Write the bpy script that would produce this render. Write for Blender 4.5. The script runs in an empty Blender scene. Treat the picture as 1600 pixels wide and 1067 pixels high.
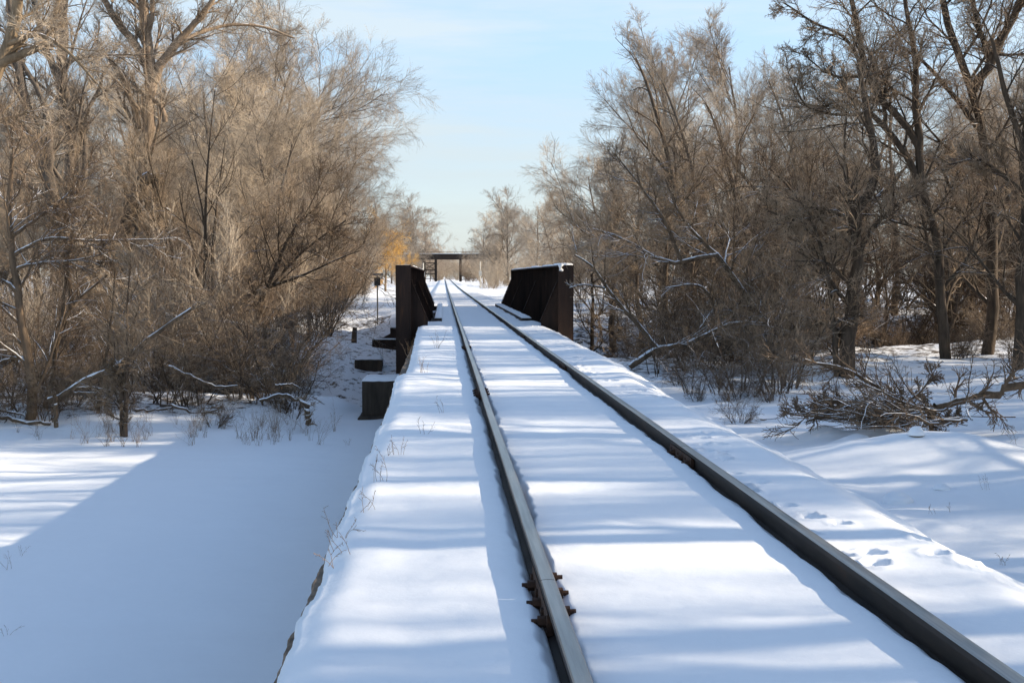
import bpy, math
import numpy as np
from mathutils import Vector

SC = bpy.context.scene
COL = SC.collection
PI = math.pi
F = 2000.0            # focal length in photo pixels (1600 wide)
SHADE_SEED = 3
CAMZ = 1.385          # metres above the rail tops (z = 0)
CX = 1.223            # track centre line
GAUGE = 0.75          # half distance of rail head centres
SUN_EL = math.radians(23.0)
SUN_AZ = math.radians(88.0)   # clockwise from +Y

# ------------------------------------------------------------------ camera
_b = math.atan(101.0 / F)
_a = math.atan(107.0 / F * math.cos(_b))
FW = np.array([math.sin(_a) * math.cos(_b), math.cos(_a) * math.cos(_b), -math.sin(_b)])
RT = np.array([math.cos(_a), -math.sin(_a), 0.0])
UP = np.cross(RT, FW)
CAM = np.array([0.0, 0.0, CAMZ])


def ray(px, py):
    d = FW * F + RT * (px - 800.0) + UP * (533.5 - py)
    return d / d[1]


def atY(px, py, Y):
    return CAM + ray(px, py) * Y


def atZ(px, py, z):
    d = ray(px, py)
    return CAM + d * ((z - CAMZ) / d[2])


cam = bpy.data.cameras.new('camera')
cam.sensor_width = 36.0
cam.lens = F / 1600.0 * 36.0
cam.clip_start = 0.05
cam.clip_end = 6000.0
cam_o = bpy.data.objects.new('camera', cam)
COL.objects.link(cam_o)
cam_o.location = CAM
cam_o.rotation_euler = Vector(FW).to_track_quat('-Z', 'Y').to_euler()
SC.camera = cam_o


# ------------------------------------------------------------------ noise
def vnoise(x, y, seed=0):
    x = np.asarray(x, float); y = np.asarray(y, float)
    xi = np.floor(x).astype(np.int64); yi = np.floor(y).astype(np.int64)
    fx = x - xi; fy = y - yi
    fx = fx * fx * (3 - 2 * fx); fy = fy * fy * (3 - 2 * fy)

    def h(a, b):
        n = (a * 374761393 + b * 668265263 + seed * 1442695041) & 0xFFFFFFFF
        n = ((n ^ (n >> 13)) * 1274126177) & 0xFFFFFFFF
        n = (n ^ (n >> 16)) & 0xFFFF
        return n / 65535.0 * 2 - 1
    a = h(xi, yi); b = h(xi + 1, yi); c = h(xi, yi + 1); d = h(xi + 1, yi + 1)
    return (a * (1 - fx) + b * fx) * (1 - fy) + (c * (1 - fx) + d * fx) * fy


def fbm(x, y, seed=0, octs=3):
    s = 0; a = 1.0
    for k in range(octs):
        s = s + a * vnoise(x * 2 ** k, y * 2 ** k, seed + k * 17)
        a *= 0.5
    return s


def sstep(a, b, x):
    t = np.clip((np.asarray(x, float) - a) / (b - a), 0, 1)
    return t * t * (3 - 2 * t)


# ------------------------------------------------------------------ materials
def mat(name):
    m = bpy.data.materials.new(name)
    m.use_nodes = True
    nt = m.node_tree
    b = nt.nodes['Principled BSDF']
    return m, nt, b


def N(nt, typ, **kw):
    n = nt.nodes.new(typ)
    for k, v in kw.items():
        if k in n.inputs:
            n.inputs[k].default_value = v
        else:
            setattr(n, k, v)
    return n


def ramp(nt, fac, stops):
    r = nt.nodes.new('ShaderNodeValToRGB')
    el = r.color_ramp.elements
    while len(el) < len(stops):
        el.new(0.5)
    for e, (p, c) in zip(el, stops):
        e.position = p
        e.color = (c[0], c[1], c[2], 1)
    nt.links.new(fac, r.inputs['Fac'])
    return r.outputs['Color']


def mixc(nt, fac, a, b):
    m = nt.nodes.new('ShaderNodeMix')
    m.data_type = 'RGBA'
    for sock, v in ((m.inputs[0], fac), (m.inputs[6], a), (m.inputs[7], b)):
        if isinstance(v, (int, float)):
            sock.default_value = v
        elif isinstance(v, tuple):
            sock.default_value = (v[0], v[1], v[2], 1)
        else:
            nt.links.new(v, sock)
    return m.outputs[2]


def math_(nt, op, a, b=None):
    m = nt.nodes.new('ShaderNodeMath')
    m.operation = op
    for i, v in enumerate((a, b)):
        if v is None:
            continue
        if isinstance(v, (int, float)):
            m.inputs[i].default_value = v
        else:
            nt.links.new(v, m.inputs[i])
    return m.outputs[0]


def noise(nt, scale, detail=4, rough=0.55, vec=None, obj=True):
    n = nt.nodes.new('ShaderNodeTexNoise')
    n.inputs['Scale'].default_value = scale
    n.inputs['Detail'].default_value = detail
    n.inputs['Roughness'].default_value = rough
    if vec is None:
        tc = nt.nodes.new('ShaderNodeTexCoord')
        vec = tc.outputs['Object']
    nt.links.new(vec, n.inputs['Vector'])
    return n.outputs['Fac']


def bump(nt, bsdf, h, dist, strength=1.0):
    b = nt.nodes.new('ShaderNodeBump')
    b.inputs['Strength'].default_value = strength
    b.inputs['Distance'].default_value = dist
    nt.links.new(h, b.inputs['Height'])
    nt.links.new(b.outputs['Normal'], bsdf.inputs['Normal'])


def snow_mat(name, litter=False, tint=(0.86, 0.88, 0.90)):
    m, nt, b = mat(name)
    b.inputs['Roughness'].default_value = 0.65
    b.inputs['Specular IOR Level'].default_value = 0.25
    geo = nt.nodes.new('ShaderNodeNewGeometry')
    pos = geo.outputs['Position']
    n1 = noise(nt, 60, 3, 0.6, pos)
    n2 = noise(nt, 6, 4, 0.55, pos)
    h = math_(nt, 'ADD', math_(nt, 'MULTIPLY', n1, 0.2), n2)
    bump(nt, b, h, 0.012, 0.4)
    col = mixc(nt, n2, (tint[0] * .97, tint[1] * .97, tint[2] * .97), tint)
    if litter:
        at = nt.nodes.new('ShaderNodeAttribute')
        at.attribute_name = 'litter'
        n3 = noise(nt, 3.2, 8, 0.7, pos)
        f = math_(nt, 'ADD', n3, math_(nt, 'MULTIPLY', at.outputs['Fac'], 0.70))
        mr = nt.nodes.new('ShaderNodeMapRange')
        mr.inputs['From Min'].default_value = 0.84
        mr.inputs['From Max'].default_value = 0.93
        nt.links.new(f, mr.inputs['Value'])
        n4 = noise(nt, 25, 5, 0.7, pos)
        lit = ramp(nt, n4, [(0.3, (0.030, 0.022, 0.015)), (0.7, (0.15, 0.105, 0.065))])
        col = mixc(nt, mr.outputs['Result'], col, lit)
    nt.links.new(col, b.inputs['Base Color'])
    return m


def bark_mat(name, c1, c2, snow=0.0, scale=9.0):
    m, nt, b = mat(name)
    b.inputs['Roughness'].default_value = 0.9
    b.inputs['Specular IOR Level'].default_value = 0.2
    tc = nt.nodes.new('ShaderNodeTexCoord')
    mp = nt.nodes.new('ShaderNodeMapping')
    mp.inputs['Scale'].default_value = (1, 1, 0.22)
    nt.links.new(tc.outputs['Object'], mp.inputs['Vector'])
    n = noise(nt, scale, 5, 0.65, mp.outputs['Vector'])
    col = ramp(nt, n, [(0.28, c1), (0.72, c2)])
    oi = nt.nodes.new('ShaderNodeObjectInfo')
    hs = nt.nodes.new('ShaderNodeHueSaturation')
    mr = nt.nodes.new('ShaderNodeMapRange')
    mr.inputs['To Min'].default_value = 0.78
    mr.inputs['To Max'].default_value = 1.2
    nt.links.new(oi.outputs['Random'], mr.inputs['Value'])
    nt.links.new(mr.outputs['Result'], hs.inputs['Value'])
    nt.links.new(col, hs.inputs['Color'])
    col = hs.outputs['Color']
    bump(nt, b, n, 0.03, 0.8)
    if snow > 0:
        geo = nt.nodes.new('ShaderNodeNewGeometry')
        sx = nt.nodes.new('ShaderNodeSeparateXYZ')
        nt.links.new(geo.outputs['Normal'], sx.inputs[0])
        n2 = noise(nt, 2.3, 4, 0.6, geo.outputs['Position'])
        f = math_(nt, 'ADD', sx.outputs['Z'], math_(nt, 'MULTIPLY', math_(nt, 'SUBTRACT', n2, 0.5), 1.6))
        ms = nt.nodes.new('ShaderNodeMapRange')
        ms.inputs['From Min'].default_value = 1.02 - snow
        ms.inputs['From Max'].default_value = 1.10 - snow
        nt.links.new(f, ms.inputs['Value'])
        col = mixc(nt, ms.outputs['Result'], col, (0.85, 0.87, 0.9))
    nt.links.new(col, b.inputs['Base Color'])
    return m


def twig_mat(name, c1, c2):
    m, nt, b = mat(name)
    b.inputs['Roughness'].default_value = 0.8
    b.inputs['Specular IOR Level'].default_value = 0.25
    n = noise(nt, 0.8, 2, 0.5)
    col = ramp(nt, n, [(0.3, c1), (0.7, c2)])
    oi = nt.nodes.new('ShaderNodeObjectInfo')
    hs = nt.nodes.new('ShaderNodeHueSaturation')
    mr = nt.nodes.new('ShaderNodeMapRange')
    mr.inputs['To Min'].default_value = 0.8
    mr.inputs['To Max'].default_value = 1.2
    nt.links.new(oi.outputs['Random'], mr.inputs['Value'])
    nt.links.new(mr.outputs['Result'], hs.inputs['Value'])
    nt.links.new(col, hs.inputs['Color'])
    nt.links.new(hs.outputs['Color'], b.inputs['Base Color'])
    return m


def rough_mat(name, c1, c2, scale, rough=0.85, metal=0.0, stretch=(1, 1, 1), bd=0.004, c3=None):
    m, nt, b = mat(name)
    b.inputs['Roughness'].default_value = rough
    b.inputs['Metallic'].default_value = metal
    b.inputs['Specular IOR Level'].default_value = 0.25
    tc = nt.nodes.new('ShaderNodeTexCoord')
    mp = nt.nodes.new('ShaderNodeMapping')
    mp.inputs['Scale'].default_value = stretch
    nt.links.new(tc.outputs['Object'], mp.inputs['Vector'])
    n = noise(nt, scale, 7, 0.65, mp.outputs['Vector'])
    stops = [(0.3, c1), (0.62, c2)]
    if c3:
        stops.append((0.75, c3))
    col = ramp(nt, n, stops)
    nt.links.new(col, b.inputs['Base Color'])
    bump(nt, b, n, bd, 0.8)
    return m


M = {}
M['snow'] = snow_mat('snow')
M['ground'] = snow_mat('snow_ground', litter=True)
M['snowcap'] = snow_mat('snow_cap')
M['bark_tan'] = bark_mat('bark_tan', (0.11, 0.08, 0.057), (0.34, 0.255, 0.18), 0.10)
M['bark_grey'] = bark_mat('bark_grey', (0.06, 0.05, 0.042), (0.20, 0.16, 0.125), 0.10)
M['bark_dark'] = bark_mat('bark_dark', (0.034, 0.026, 0.019), (0.13, 0.094, 0.065), 0.12)
M['bark_pale'] = bark_mat('bark_pale', (0.13, 0.095, 0.06), (0.34, 0.25, 0.16), 0.12)
M['bark_brush'] = bark_mat('bark_brush', (0.035, 0.026, 0.02), (0.13, 0.093, 0.065), 0.28)
M['log'] = bark_mat('log_bark', (0.05, 0.037, 0.027), (0.2, 0.14, 0.09), 0.55)
M['twig_tan'] = twig_mat('twig_tan', (0.34, 0.275, 0.205), (0.47, 0.385, 0.29))
M['twig_grey'] = twig_mat('twig_grey', (0.30, 0.242, 0.185), (0.42, 0.345, 0.27))
M['twig_brown'] = twig_mat('twig_brown', (0.20, 0.145, 0.094), (0.36, 0.265, 0.177))
M['twig_dark'] = twig_mat('twig_dark', (0.115, 0.080, 0.052), (0.20, 0.142, 0.096))
M['twig_gold'] = twig_mat('twig_gold', (0.52, 0.30, 0.07), (0.70, 0.42, 0.11))
M['weed'] = twig_mat('weed_stalk', (0.16, 0.10, 0.06), (0.28, 0.19, 0.11))
M['rust'] = rough_mat('rusty_girder_steel', (0.015, 0.010, 0.008), (0.042, 0.024, 0.017), 2.4, 0.8, 0.0, (1.6, 1.6, 0.22), 0.004, (0.10, 0.045, 0.022))
M['rail_side'] = rough_mat('rail_side_rust', (0.012, 0.010, 0.009), (0.042, 0.030, 0.023), 6, 0.65, 0.0, (1, 0.25, 1), 0.002, (0.09, 0.045, 0.025))
M['rail_top'] = rough_mat('rail_top_steel', (0.20, 0.195, 0.19), (0.34, 0.33, 0.315), 30, 0.33, 0.85, (1, 0.04, 1), 0.0006)
M['fitting'] = rough_mat('joint_fitting_rust', (0.02, 0.013, 0.010), (0.085, 0.042, 0.025), 25, 0.8)
M['concrete'] = rough_mat('old_concrete', (0.025, 0.020, 0.016), (0.085, 0.066, 0.050), 2.5, 0.9, 0, (1.6, 1.6, 0.25), 0.02)
M['curb'] = rough_mat('weathered_curb', (0.06, 0.045, 0.035), (0.24, 0.18, 0.13), 8, 0.95, 0, (1, 1, 1), 0.03)
M['timber'] = rough_mat('creosoted_timber', (0.02, 0.016, 0.013), (0.07, 0.055, 0.045), 7, 0.85, 0, (1, 0.2, 0.2), 0.01)
M['dark_steel'] = rough_mat('overpass_steel', (0.012, 0.009, 0.007), (0.034, 0.023, 0.017), 2, 0.7)
M['post_grey'] = rough_mat('post_grey', (0.03, 0.03, 0.03), (0.07, 0.065, 0.06), 12, 0.6)
M['post_pale'] = rough_mat('post_pale', (0.45, 0.42, 0.36), (0.68, 0.64, 0.55), 5, 0.6)
M['sign_grey'] = rough_mat('sign_back', (0.16, 0.165, 0.17), (0.28, 0.285, 0.29), 8, 0.5, 0.3)
M['rock'] = rough_mat('field_rock', (0.08, 0.065, 0.045), (0.22, 0.18, 0.12), 9, 0.95, 0, (1, 1, 1), 0.03)


# ------------------------------------------------------------------ mesh helpers
def link(o, parent=None):
    COL.objects.link(o)
    if parent is not None:
        o.parent = parent
    return o


def mesh_np(name, V, faces, sizes, mats, mi=None, smooth=False):
    """V (n,3), faces flat int array, sizes per polygon"""
    me = bpy.data.meshes.new(name)
    V = np.asarray(V, np.float32)
    faces = np.asarray(faces, np.int32).ravel()
    sizes = np.asarray(sizes, np.int32)
    me.vertices.add(len(V))
    me.vertices.foreach_set('co', V.ravel())
    me.loops.add(len(faces))
    me.loops.foreach_set('vertex_index', faces)
    me.polygons.add(len(sizes))
    starts = np.concatenate([[0], np.cumsum(sizes)[:-1]]).astype(np.int32)
    me.polygons.foreach_set('loop_start', starts)
    if mi is not None:
        me.polygons.foreach_set('material_index', np.asarray(mi, np.int32))
    me.polygons.foreach_set('use_smooth', np.full(len(sizes), smooth, bool))
    for m in (mats if isinstance(mats, (list, tuple)) else [mats]):
        me.materials.append(m)
    me.update(calc_edges=True)
    return me


def obj_np(name, V, faces, sizes, mats, parent=None, mi=None, smooth=False):
    return link(bpy.data.objects.new(name, mesh_np(name, V, faces, sizes, mats, mi, smooth)), parent)


class MB:
    """collects shapes into one mesh"""
    def __init__(self):
        self.v = []; self.f = []; self.m = []

    def add(self, verts, faces, mi=0):
        o = len(self.v)
        self.v += [tuple(map(float, p)) for p in verts]
        for f in faces:
            self.f.append([i + o for i in f]); self.m.append(mi)

    def box(self, lo, hi, mi=0, bev=0.0):
        x0, y0, z0 = lo; x1, y1, z1 = hi
        if bev <= 0:
            self.add([(x0, y0, z0), (x1, y0, z0), (x1, y1, z0), (x0, y1, z0), (x0, y0, z1), (x1, y0, z1), (x1, y1, z1), (x0, y1, z1)],
                     [(3, 2, 1, 0), (4, 5, 6, 7), (0, 1, 5, 4), (1, 2, 6, 5), (2, 3, 7, 6), (3, 0, 4, 7)], mi)
        else:
            b = bev
            def ring(z, i):
                return [(x0 + i, y0 + i, z), (x1 - i, y0 + i, z), (x1 - i, y1 - i, z), (x0 + i, y1 - i, z)]
            r = [ring(z0, b), ring(z0 + b, 0), ring(z1 - b, 0), ring(z1, b)]
            vs = sum(r, [])
            fs = [(3, 2, 1, 0), (12, 13, 14, 15)]
            for k in range(3):
                for j in range(4):
                    fs.append((k * 4 + j, k * 4 + (j + 1) % 4, (k + 1) * 4 + (j + 1) % 4, (k + 1) * 4 + j))
            self.add(vs, fs, mi)

    def prism(self, poly, axis, a0, a1, mi=0):
        """poly of 2D points extruded along axis from a0 to a1"""
        def P(p, a):
            if axis == 1: return (p[0], a, p[1])
            if axis == 0: return (a, p[0], p[1])
            return (p[0], p[1], a)
        n = len(poly)
        vs = [P(p, a0) for p in poly] + [P(p, a1) for p in poly]
        fs = [tuple(range(n)), tuple(range(2 * n - 1, n - 1, -1))]
        for i in range(n):
            j = (i + 1) % n
            fs.append((j, i, n + i, n + j))
        self.add(vs, fs, mi)

    def bar(self, a, b, w, h=None, mi=0):
        """box beam from a to b"""
        a = np.array(a, float); b = np.array(b, float); h = h or w
        t = b - a; t /= np.linalg.norm(t)
        ref = np.array([0, 0, 1.0]) if abs(t[2]) < 0.9 else np.array([1.0, 0, 0])
        u = np.cross(t, ref); u /= np.linalg.norm(u); v = np.cross(u, t)
        vs = []
        for p in (a, b):
            for su, sv in ((-1, -1), (1, -1), (1, 1), (-1, 1)):
                vs.append(p + u * su * w / 2 + v * sv * h / 2)
        self.add(vs, [(0, 1, 2, 3), (7, 6, 5, 4), (0, 4, 5, 1), (1, 5, 6, 2), (2, 6, 7, 3), (3, 7, 4, 0)], mi)

    def tube(self, pts, rads, n=8, mi=0):
        pts = np.array(pts, float); rads = np.array(rads, float)
        T = np.gradient(pts, axis=0); T /= np.linalg.norm(T, axis=1)[:, None]
        ref = np.array([0.3, 0.2, 1.0]) if abs(T[0][2]) < 0.8 else np.array([1.0, 0.2, 0.1])
        vs = []
        for p, t, r in zip(pts, T, rads):
            u = np.cross(t, ref); u /= np.linalg.norm(u); v = np.cross(t, u)
            for k in range(n):
                a = 2 * PI * k / n
                vs.append(p + r * (u * math.cos(a) + v * math.sin(a)))
        fs = []
        m = len(pts)
        for i in range(m - 1):
            for k in range(n):
                fs.append((i * n + k, i * n + (k + 1) % n, (i + 1) * n + (k + 1) % n, (i + 1) * n + k))
        fs.append(tuple(range(n - 1, -1, -1)))
        fs.append(tuple((m - 1) * n + k for k in range(n)))
        self.add(vs, fs, mi)

    def build(self, name, mats, parent=None, smooth=False):
        flat = [i for f in self.f for i in f]
        o = obj_np(name, self.v, flat, [len(f) for f in self.f], mats, parent, self.m, smooth)
        return o


def tag(o, label=None, cat=None, group=None, kind=None):
    if label: o['label'] = label
    if cat: o['category'] = cat
    if group: o['group'] = group
    if kind: o['kind'] = kind
    return o


def thing(name, label, cat, loc=(0, 0, 0), group=None):
    o = bpy.data.objects.new(name, None)
    o.empty_display_size = 0.3
    COL.objects.link(o)
    o.location = loc
    return tag(o, label, cat, group)


def dup(root, loc, rot=0.0, scale=1.0, label=None, group=None):
    r = root.copy(); COL.objects.link(r)
    r.location = loc
    r.rotation_euler = (0, 0, rot)
    r.scale = (scale,) * 3 if isinstance(scale, (int, float)) else scale
    if label: r['label'] = label
    if group: r['group'] = group
    for ch in root.children:
        c = ch.copy(); COL.objects.link(c); c.parent = r
    return r


# ------------------------------------------------------------------ terrain
def bank_y(x):
    return 31.0 + 0.9 * vnoise(x * 0.22, 3.3, 5) + 0.03 * (x + 6) + 5.5 * sstep(-4.6, -2.2, x)


def mound(x, y, px, py, rx, ry, h):
    return h * np.exp(-(((x - px) / rx) ** 2 + ((y - py) / ry) ** 2))


def ground(x, y, detail=True):
    x = np.asarray(x, float); y = np.asarray(y, float)
    far = -0.45 - 0.0 * x
    # left side of the track: snowed-over flat, then a low bank, then slowly rising wood floor
    by = bank_y(x)
    left = -2.62 + 0.62 * sstep(0, 5.0, y - by) + 0.45 * sstep(8, 30, y - by) + 1.95 * sstep(24, 80, y - by)
    left = left + (0.10 * fbm(x * 0.7, y * 0.7, 11) * sstep(0, 3, y - by))
    left = left + 0.02 * fbm(x * 0.5, y * 0.5, 12) + 0.009 * fbm(x * 0.9, y * 2.2, 13) + 0.004 * fbm(x * 3.1, y * 4.5, 14)
    # right side: low field with mounds
    right = -1.32 + 0.012 * np.clip(y - 15, 0, 60) + 0.05 * np.clip(x - 9, 0, 12) * sstep(20, 40, y)
    right = right + 0.07 * fbm(x * 0.45, y * 0.45, 21) + 0.02 * fbm(x * 0.5, y * 1.6, 23) + 0.025 * fbm(x * 1.6, y * 1.6, 22)
    right = right + mound(x, y, 6.6, 17.4, 2.2, 1.0, 0.50) + mound(x, y, 8.8, 15.4, 1.8, 0.7, 0.26) + mound(x, y, 6.2, 13.6, 1.4, 0.6, 0.16) + mound(x, y, 9.5, 19.5, 1.5, 0.8, 0.2)
    right = right + mound(x, y, 6.1, 20.2, 0.35, 0.3, 0.24) + mound(x, y, 7.0, 20.0, 0.45, 0.3, 0.28) + mound(x, y, 6.3, 19.2, 0.3, 0.22, 0.16)
    right = right + mound(x, y, 10.5, 33.0, 3.5, 2.0, 0.35)
    s = sstep(-0.3, 2.8, x)
    z = left * (1 - s) + right * s
    # creek running under the bridge, bending away to the left
    cy = 44.5 - 0.06 * np.clip(-x, 0, 40) + 0.004 * np.clip(x, 0, 60) ** 2
    cw = 5.0 - 0.8 * sstep(4, 14, np.abs(x - CX))
    ch = np.exp(-((y - cy) / cw) ** 4)
    amt = (1 - sstep(4, 20, -x)) * (1 - sstep(8, 30, x))
    z = z * (1 - ch * amt) + (-3.25 + 0.12 * fbm(x * 0.8, y * 0.8, 31)) * ch * amt
    # beyond the bridge: embankment merging into level ground
    f = sstep(62, 95, y)
    lvl = far + 0.05 * fbm(x * 0.3, y * 0.3, 41)
    z = z * (1 - f) + lvl * f
    u = np.abs(x - CX)
    emb = sstep(60.5, 64.5, y) * (1 - sstep(2.2, 6.0, u))
    z = np.maximum(z, z * (1 - emb) + (-0.33) * emb)
    # far rise of the line
    z = z + 0.55 * sstep(120, 420, y)
    # nothing pokes through the track bed
    z = np.where((u < 2.6) & (y < 42), np.minimum(z, -0.9), z)
    z = np.where((u < 2.6) & (y > 62), np.minimum(z, -0.33 + 0.55 * sstep(120, 420, y)), z)
    # small-scale roughness in the woods
    if detail:
        w = sstep(33, 38, y) * (u > 3)
        z = z + w * 0.07 * fbm(x * 1.3, y * 1.3, 51)
    return z


def g1(x, y):
    return float(ground(np.array([x]), np.array([y]))[0])


def spaced(parts):
    out = []
    for a, b, st in parts:
        n = max(1, int(round((b - a) / st)))
        out.append(np.linspace(a, b, n, endpoint=False))
    out.append([parts[-1][1]])
    return np.concatenate(out)


def grid_obj(name, X, Y, Z, mats, smooth=True, parent=None):
    ny, nx = X.shape
    V = np.stack([X, Y, Z], -1).reshape(-1, 3)
    idx = np.arange(ny * nx).reshape(ny, nx)
    f = np.stack([idx[:-1, :-1], idx[:-1, 1:], idx[1:, 1:], idx[1:, :-1]], -1).reshape(-1, 4)
    return obj_np(name, V, f, np.full(len(f), 4), mats, parent, None, smooth)


gx = spaced([(-1500, -400, 110), (-400, -100, 20), (-100, -40, 3), (-40, -16, 0.6), (-16, 18, 0.16), (18, 45, 0.6), (45, 100, 3), (100, 400, 20), (400, 1500, 110)])
gy = spaced([(-300, -40, 20), (-40, 4, 1.0), (4, 34, 0.16), (34, 75, 0.28), (75, 140, 1.2), (140, 500, 8), (500, 3500, 150)])
GX, GY = np.meshgrid(gx, gy)
GZ = ground(GX, GY)
terrain = grid_obj('snowy_ground', GX, GY, GZ, M['ground'])
tag(terrain, kind='structure')
lit = sstep(0, 4, GY - bank_y(GX) - 0.6) * (GX < 0.5) * 0.55 + sstep(0, 8, GY - 26 - 0.25 * np.clip(GX - 9, -3, 30)) * (GX > 3) * 0.42
lit = lit + 0.12 * (GX > 4) * (GY > 12) + 0.25 * np.exp(-((GX - 7.2) / 2.0) ** 2 - ((GY - 22.8) / 1.2) ** 2)
u_ = np.abs(GX - CX)
lit = np.where((u_ < 4.0) & (GY > 62), 0.02, lit)
lit = np.where(GY > 70, lit * 0.75, lit)
lit = np.where((u_ < 14) & (GY > 88), lit * 0.3, lit)
lit = np.where((GX > -9) & (GX < 0) & (GY > 37) & (GY < 66), lit * 0.8, lit)
at = terrain.data.attributes.new('litter', 'FLOAT', 'POINT')
at.data.foreach_set('value', lit.astype(np.float32).ravel())

# ------------------------------------------------------------------ track bed snow
rng = np.random.default_rng(7)


def rail_off(y):
    """far end of the line: gentle bend and rise beyond the level stretch"""
    y = np.asarray(y, float)
    return 0.55 * sstep(120, 420, y)


foot = []
for yy in np.arange(6.0, 40.0, 0.42):
    base = 2.42 + 0.25 * math.sin(yy * 0.55) + rng.normal(0, 0.05)
    if rng.random() < 0.72:
        for k in range(rng.integers(2, 5)):
            foot.append((base + rng.normal(0, 0.09), yy + rng.normal(0, 0.12), rng.uniform(0.034, 0.058), rng.uniform(0.028, 0.052)))
for px, py, r, dd in ((1452, 843, .07, .06), (1478, 838, .06, .05), (1466, 868, .06, .045), (1410, 800, .05, .03), (1392, 790, .045, .03), (1530, 885, .08, .06), (1560, 882, .06, .045), (1500, 862, .05, .03), (1585, 905, .06, .04)):
    p = atZ(px, py, -0.1)
    foot.append((p[0], p[1], r, dd))


def bed_height(X, Y, wall_side=True):
    u = X - CX
    z = -0.088 + 0.0 * X
    tie = np.cos(2 * PI * Y / 0.535 + 0.8 * vnoise(Y * 0.7, 1.1, 3))
    z = z + 0.003 * tie * (1 - sstep(0.4, 0.62, np.abs(u)))
    z = z + 0.005 * fbm(X * 1.6, Y * 1.0, 61) + 0.012 * fbm(X * 0.5, Y * 0.4, 62) + 0.0022 * fbm(X * 8, Y * 6, 63)
    z = z + 0.035 * sstep(0.9, 1.5, np.abs(u)) * (0.6 + 0.5 * vnoise(X * 0.4, Y * 0.35, 64))
    z = z + sstep(1.0, 1.5, np.abs(u)) * (0.022 * fbm(X * 1.3, Y * 0.9, 66))
    # melt groove along each rail
    for s in (-1, 1):
        d = np.abs(u - s * GAUGE)
        side = np.where(u > s * GAUGE, 1, 2)
        w = 0.066 + 0.022 * vnoise(Y * 1.9, side * 7.7 + s, 65) + 0.012 * vnoise(Y * 7.0, side * 3.1 + s, 67)
        g = 1 - sstep(w - 0.03, w + 0.035, d)
        z = z - g * (0.042 + 0.028 * vnoise(Y * 2.3, side * 2.2 + s, 68))
        z = z - (1 - sstep(0.03, 0.05, d)) * 0.04
    for fx, fy, r, dd in foot:
        m = (np.abs(Y - fy) < 0.3) & (np.abs(X - fx) < 0.3)
        if m.any():
            q = ((X[m] - fx) ** 2 + ((Y[m] - fy) * 0.75) ** 2) / (r * r)
            z[m] += -dd * np.exp(-q * q) + dd * 0.3 * np.exp(-(q - 2.2) ** 2)
    return z


LE_NOTCH = [(4.6, .022, .35), (5.2, .016, .2), (6.1, .03, .35), (6.5, .02, .3), (8.1, .015, .3), (9.4, .02, .4), (11.3, .02, .5), (13.2, .02, .6)]


def left_edge(y):
    e = -0.650 - 0.008 * fbm(y * 0.8, 0.3, 71) - 0.007 * fbm(y * 4.3, 0.9, 72) - 0.004 * vnoise(y * 19, 0.4, 70) - 0.010 * np.clip(y - 20, 0, 20)
    e = e - 0.05 * sstep(14, 19, y) + 0.12 * sstep(19.3, 19.7, y)
    for c, a, w in LE_NOTCH:
        e = e + a * np.exp(-((y - c) / w) ** 2)
    return e


def right_edge(y):
    return 3.00 + 0.010 * np.clip(y - 6, 0, 40) + 0.07 * fbm(y * 0.55, 4.4, 73) + 0.03 * vnoise(y * 2.1, 2.4, 74)


ty = spaced([(-8, 3.5, 0.25), (3.5, 8, 0.018), (8, 15, 0.03), (15, 42.0, 0.06)])
NU = 190
tq = np.linspace(0, 1, NU)
NL = 9; NR = 26
cols = []
# interior across from left edge to right edge, denser round the rails
core = np.sort(np.concatenate([np.linspace(0, 1, 110), *[np.clip((CX + s * GAUGE + np.linspace(-.16, .16, 36) + 0.66) / (3.06 + 0.66), 0, 1) for s in (-1, 1)]]))
TY = ty[:, None]
LEd = left_edge(ty)[:, None]; REd = right_edge(ty)[:, None]
# fixed x for the rail-side columns: interpolate only the outer strips
xs = -0.66 + core * (3.06 + 0.66)
inner = (xs > 0.15) & (xs < 2.3)
Xc = np.where(inner[None, :], xs[None, :], np.where(xs[None, :] <= 0.15, LEd + (xs[None, :] + 0.66) / 0.81 * (0.15 - LEd), 2.3 + (xs[None, :] - 2.3) / (3.06 - 2.3) * (REd - 2.3)))
Yc = np.repeat(TY, Xc.shape[1], 1)
Zc = bed_height(Xc, Yc)
dl = Xc - LEd
Zc = Zc - 0.05 * (1 - sstep(0, 0.22, dl)) ** 2
dr = REd - Xc
Zc = Zc - 0.16 * (1 - sstep(0, 0.55, dr)) ** 2
# left lip: snow folds down and tucks under
lip = []
for k, (dx, dz) in enumerate(((-0.004, -0.02), (0.0, -0.045), (0.012, -0.07), (0.03, -0.085))):
    lip.append((LEd + dx, Zc[:, :1] + dz + 0.006 * vnoise(TY * 9, k * 1.7, 75)))
lip = lip[::-1]
XL = np.concatenate([a for a, b in lip], 1); ZL = np.concatenate([b for a, b in lip], 1)
# right slope down to the field
t = np.linspace(0, 1, NR)[None, 1:]
XR = REd + t * (2.3 + 0.25 * vnoise(TY * 0.5, 8.1, 76))
z0 = Zc[:, -1:]
ZR = z0 + (-1.55 - z0) * (1 - (1 - t) ** 1.35) + 0.05 * fbm(XR * 1.2, TY * 0.9, 77) * sstep(0, 0.2, t)
X = np.concatenate([XL, Xc, XR], 1)
Z = np.concatenate([ZL, Zc, ZR], 1)
Yg = np.repeat(TY, X.shape[1], 1)
# ragged far end at the bridge
bed = grid_obj('snowy_track_bed', X, Yg, Z, M['snow'])
tag(bed, kind='structure')
# end face of the track bed above the bridge seat
mb = MB()
mb.box((-0.62, 40.9, -2.6), (3.15, 41.9, -0.2))
e = mb.build('bridge_abutment', M['concrete'])
tag(e, 'dark concrete abutment block under the near end of the girder bridge', 'abutment')

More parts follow.
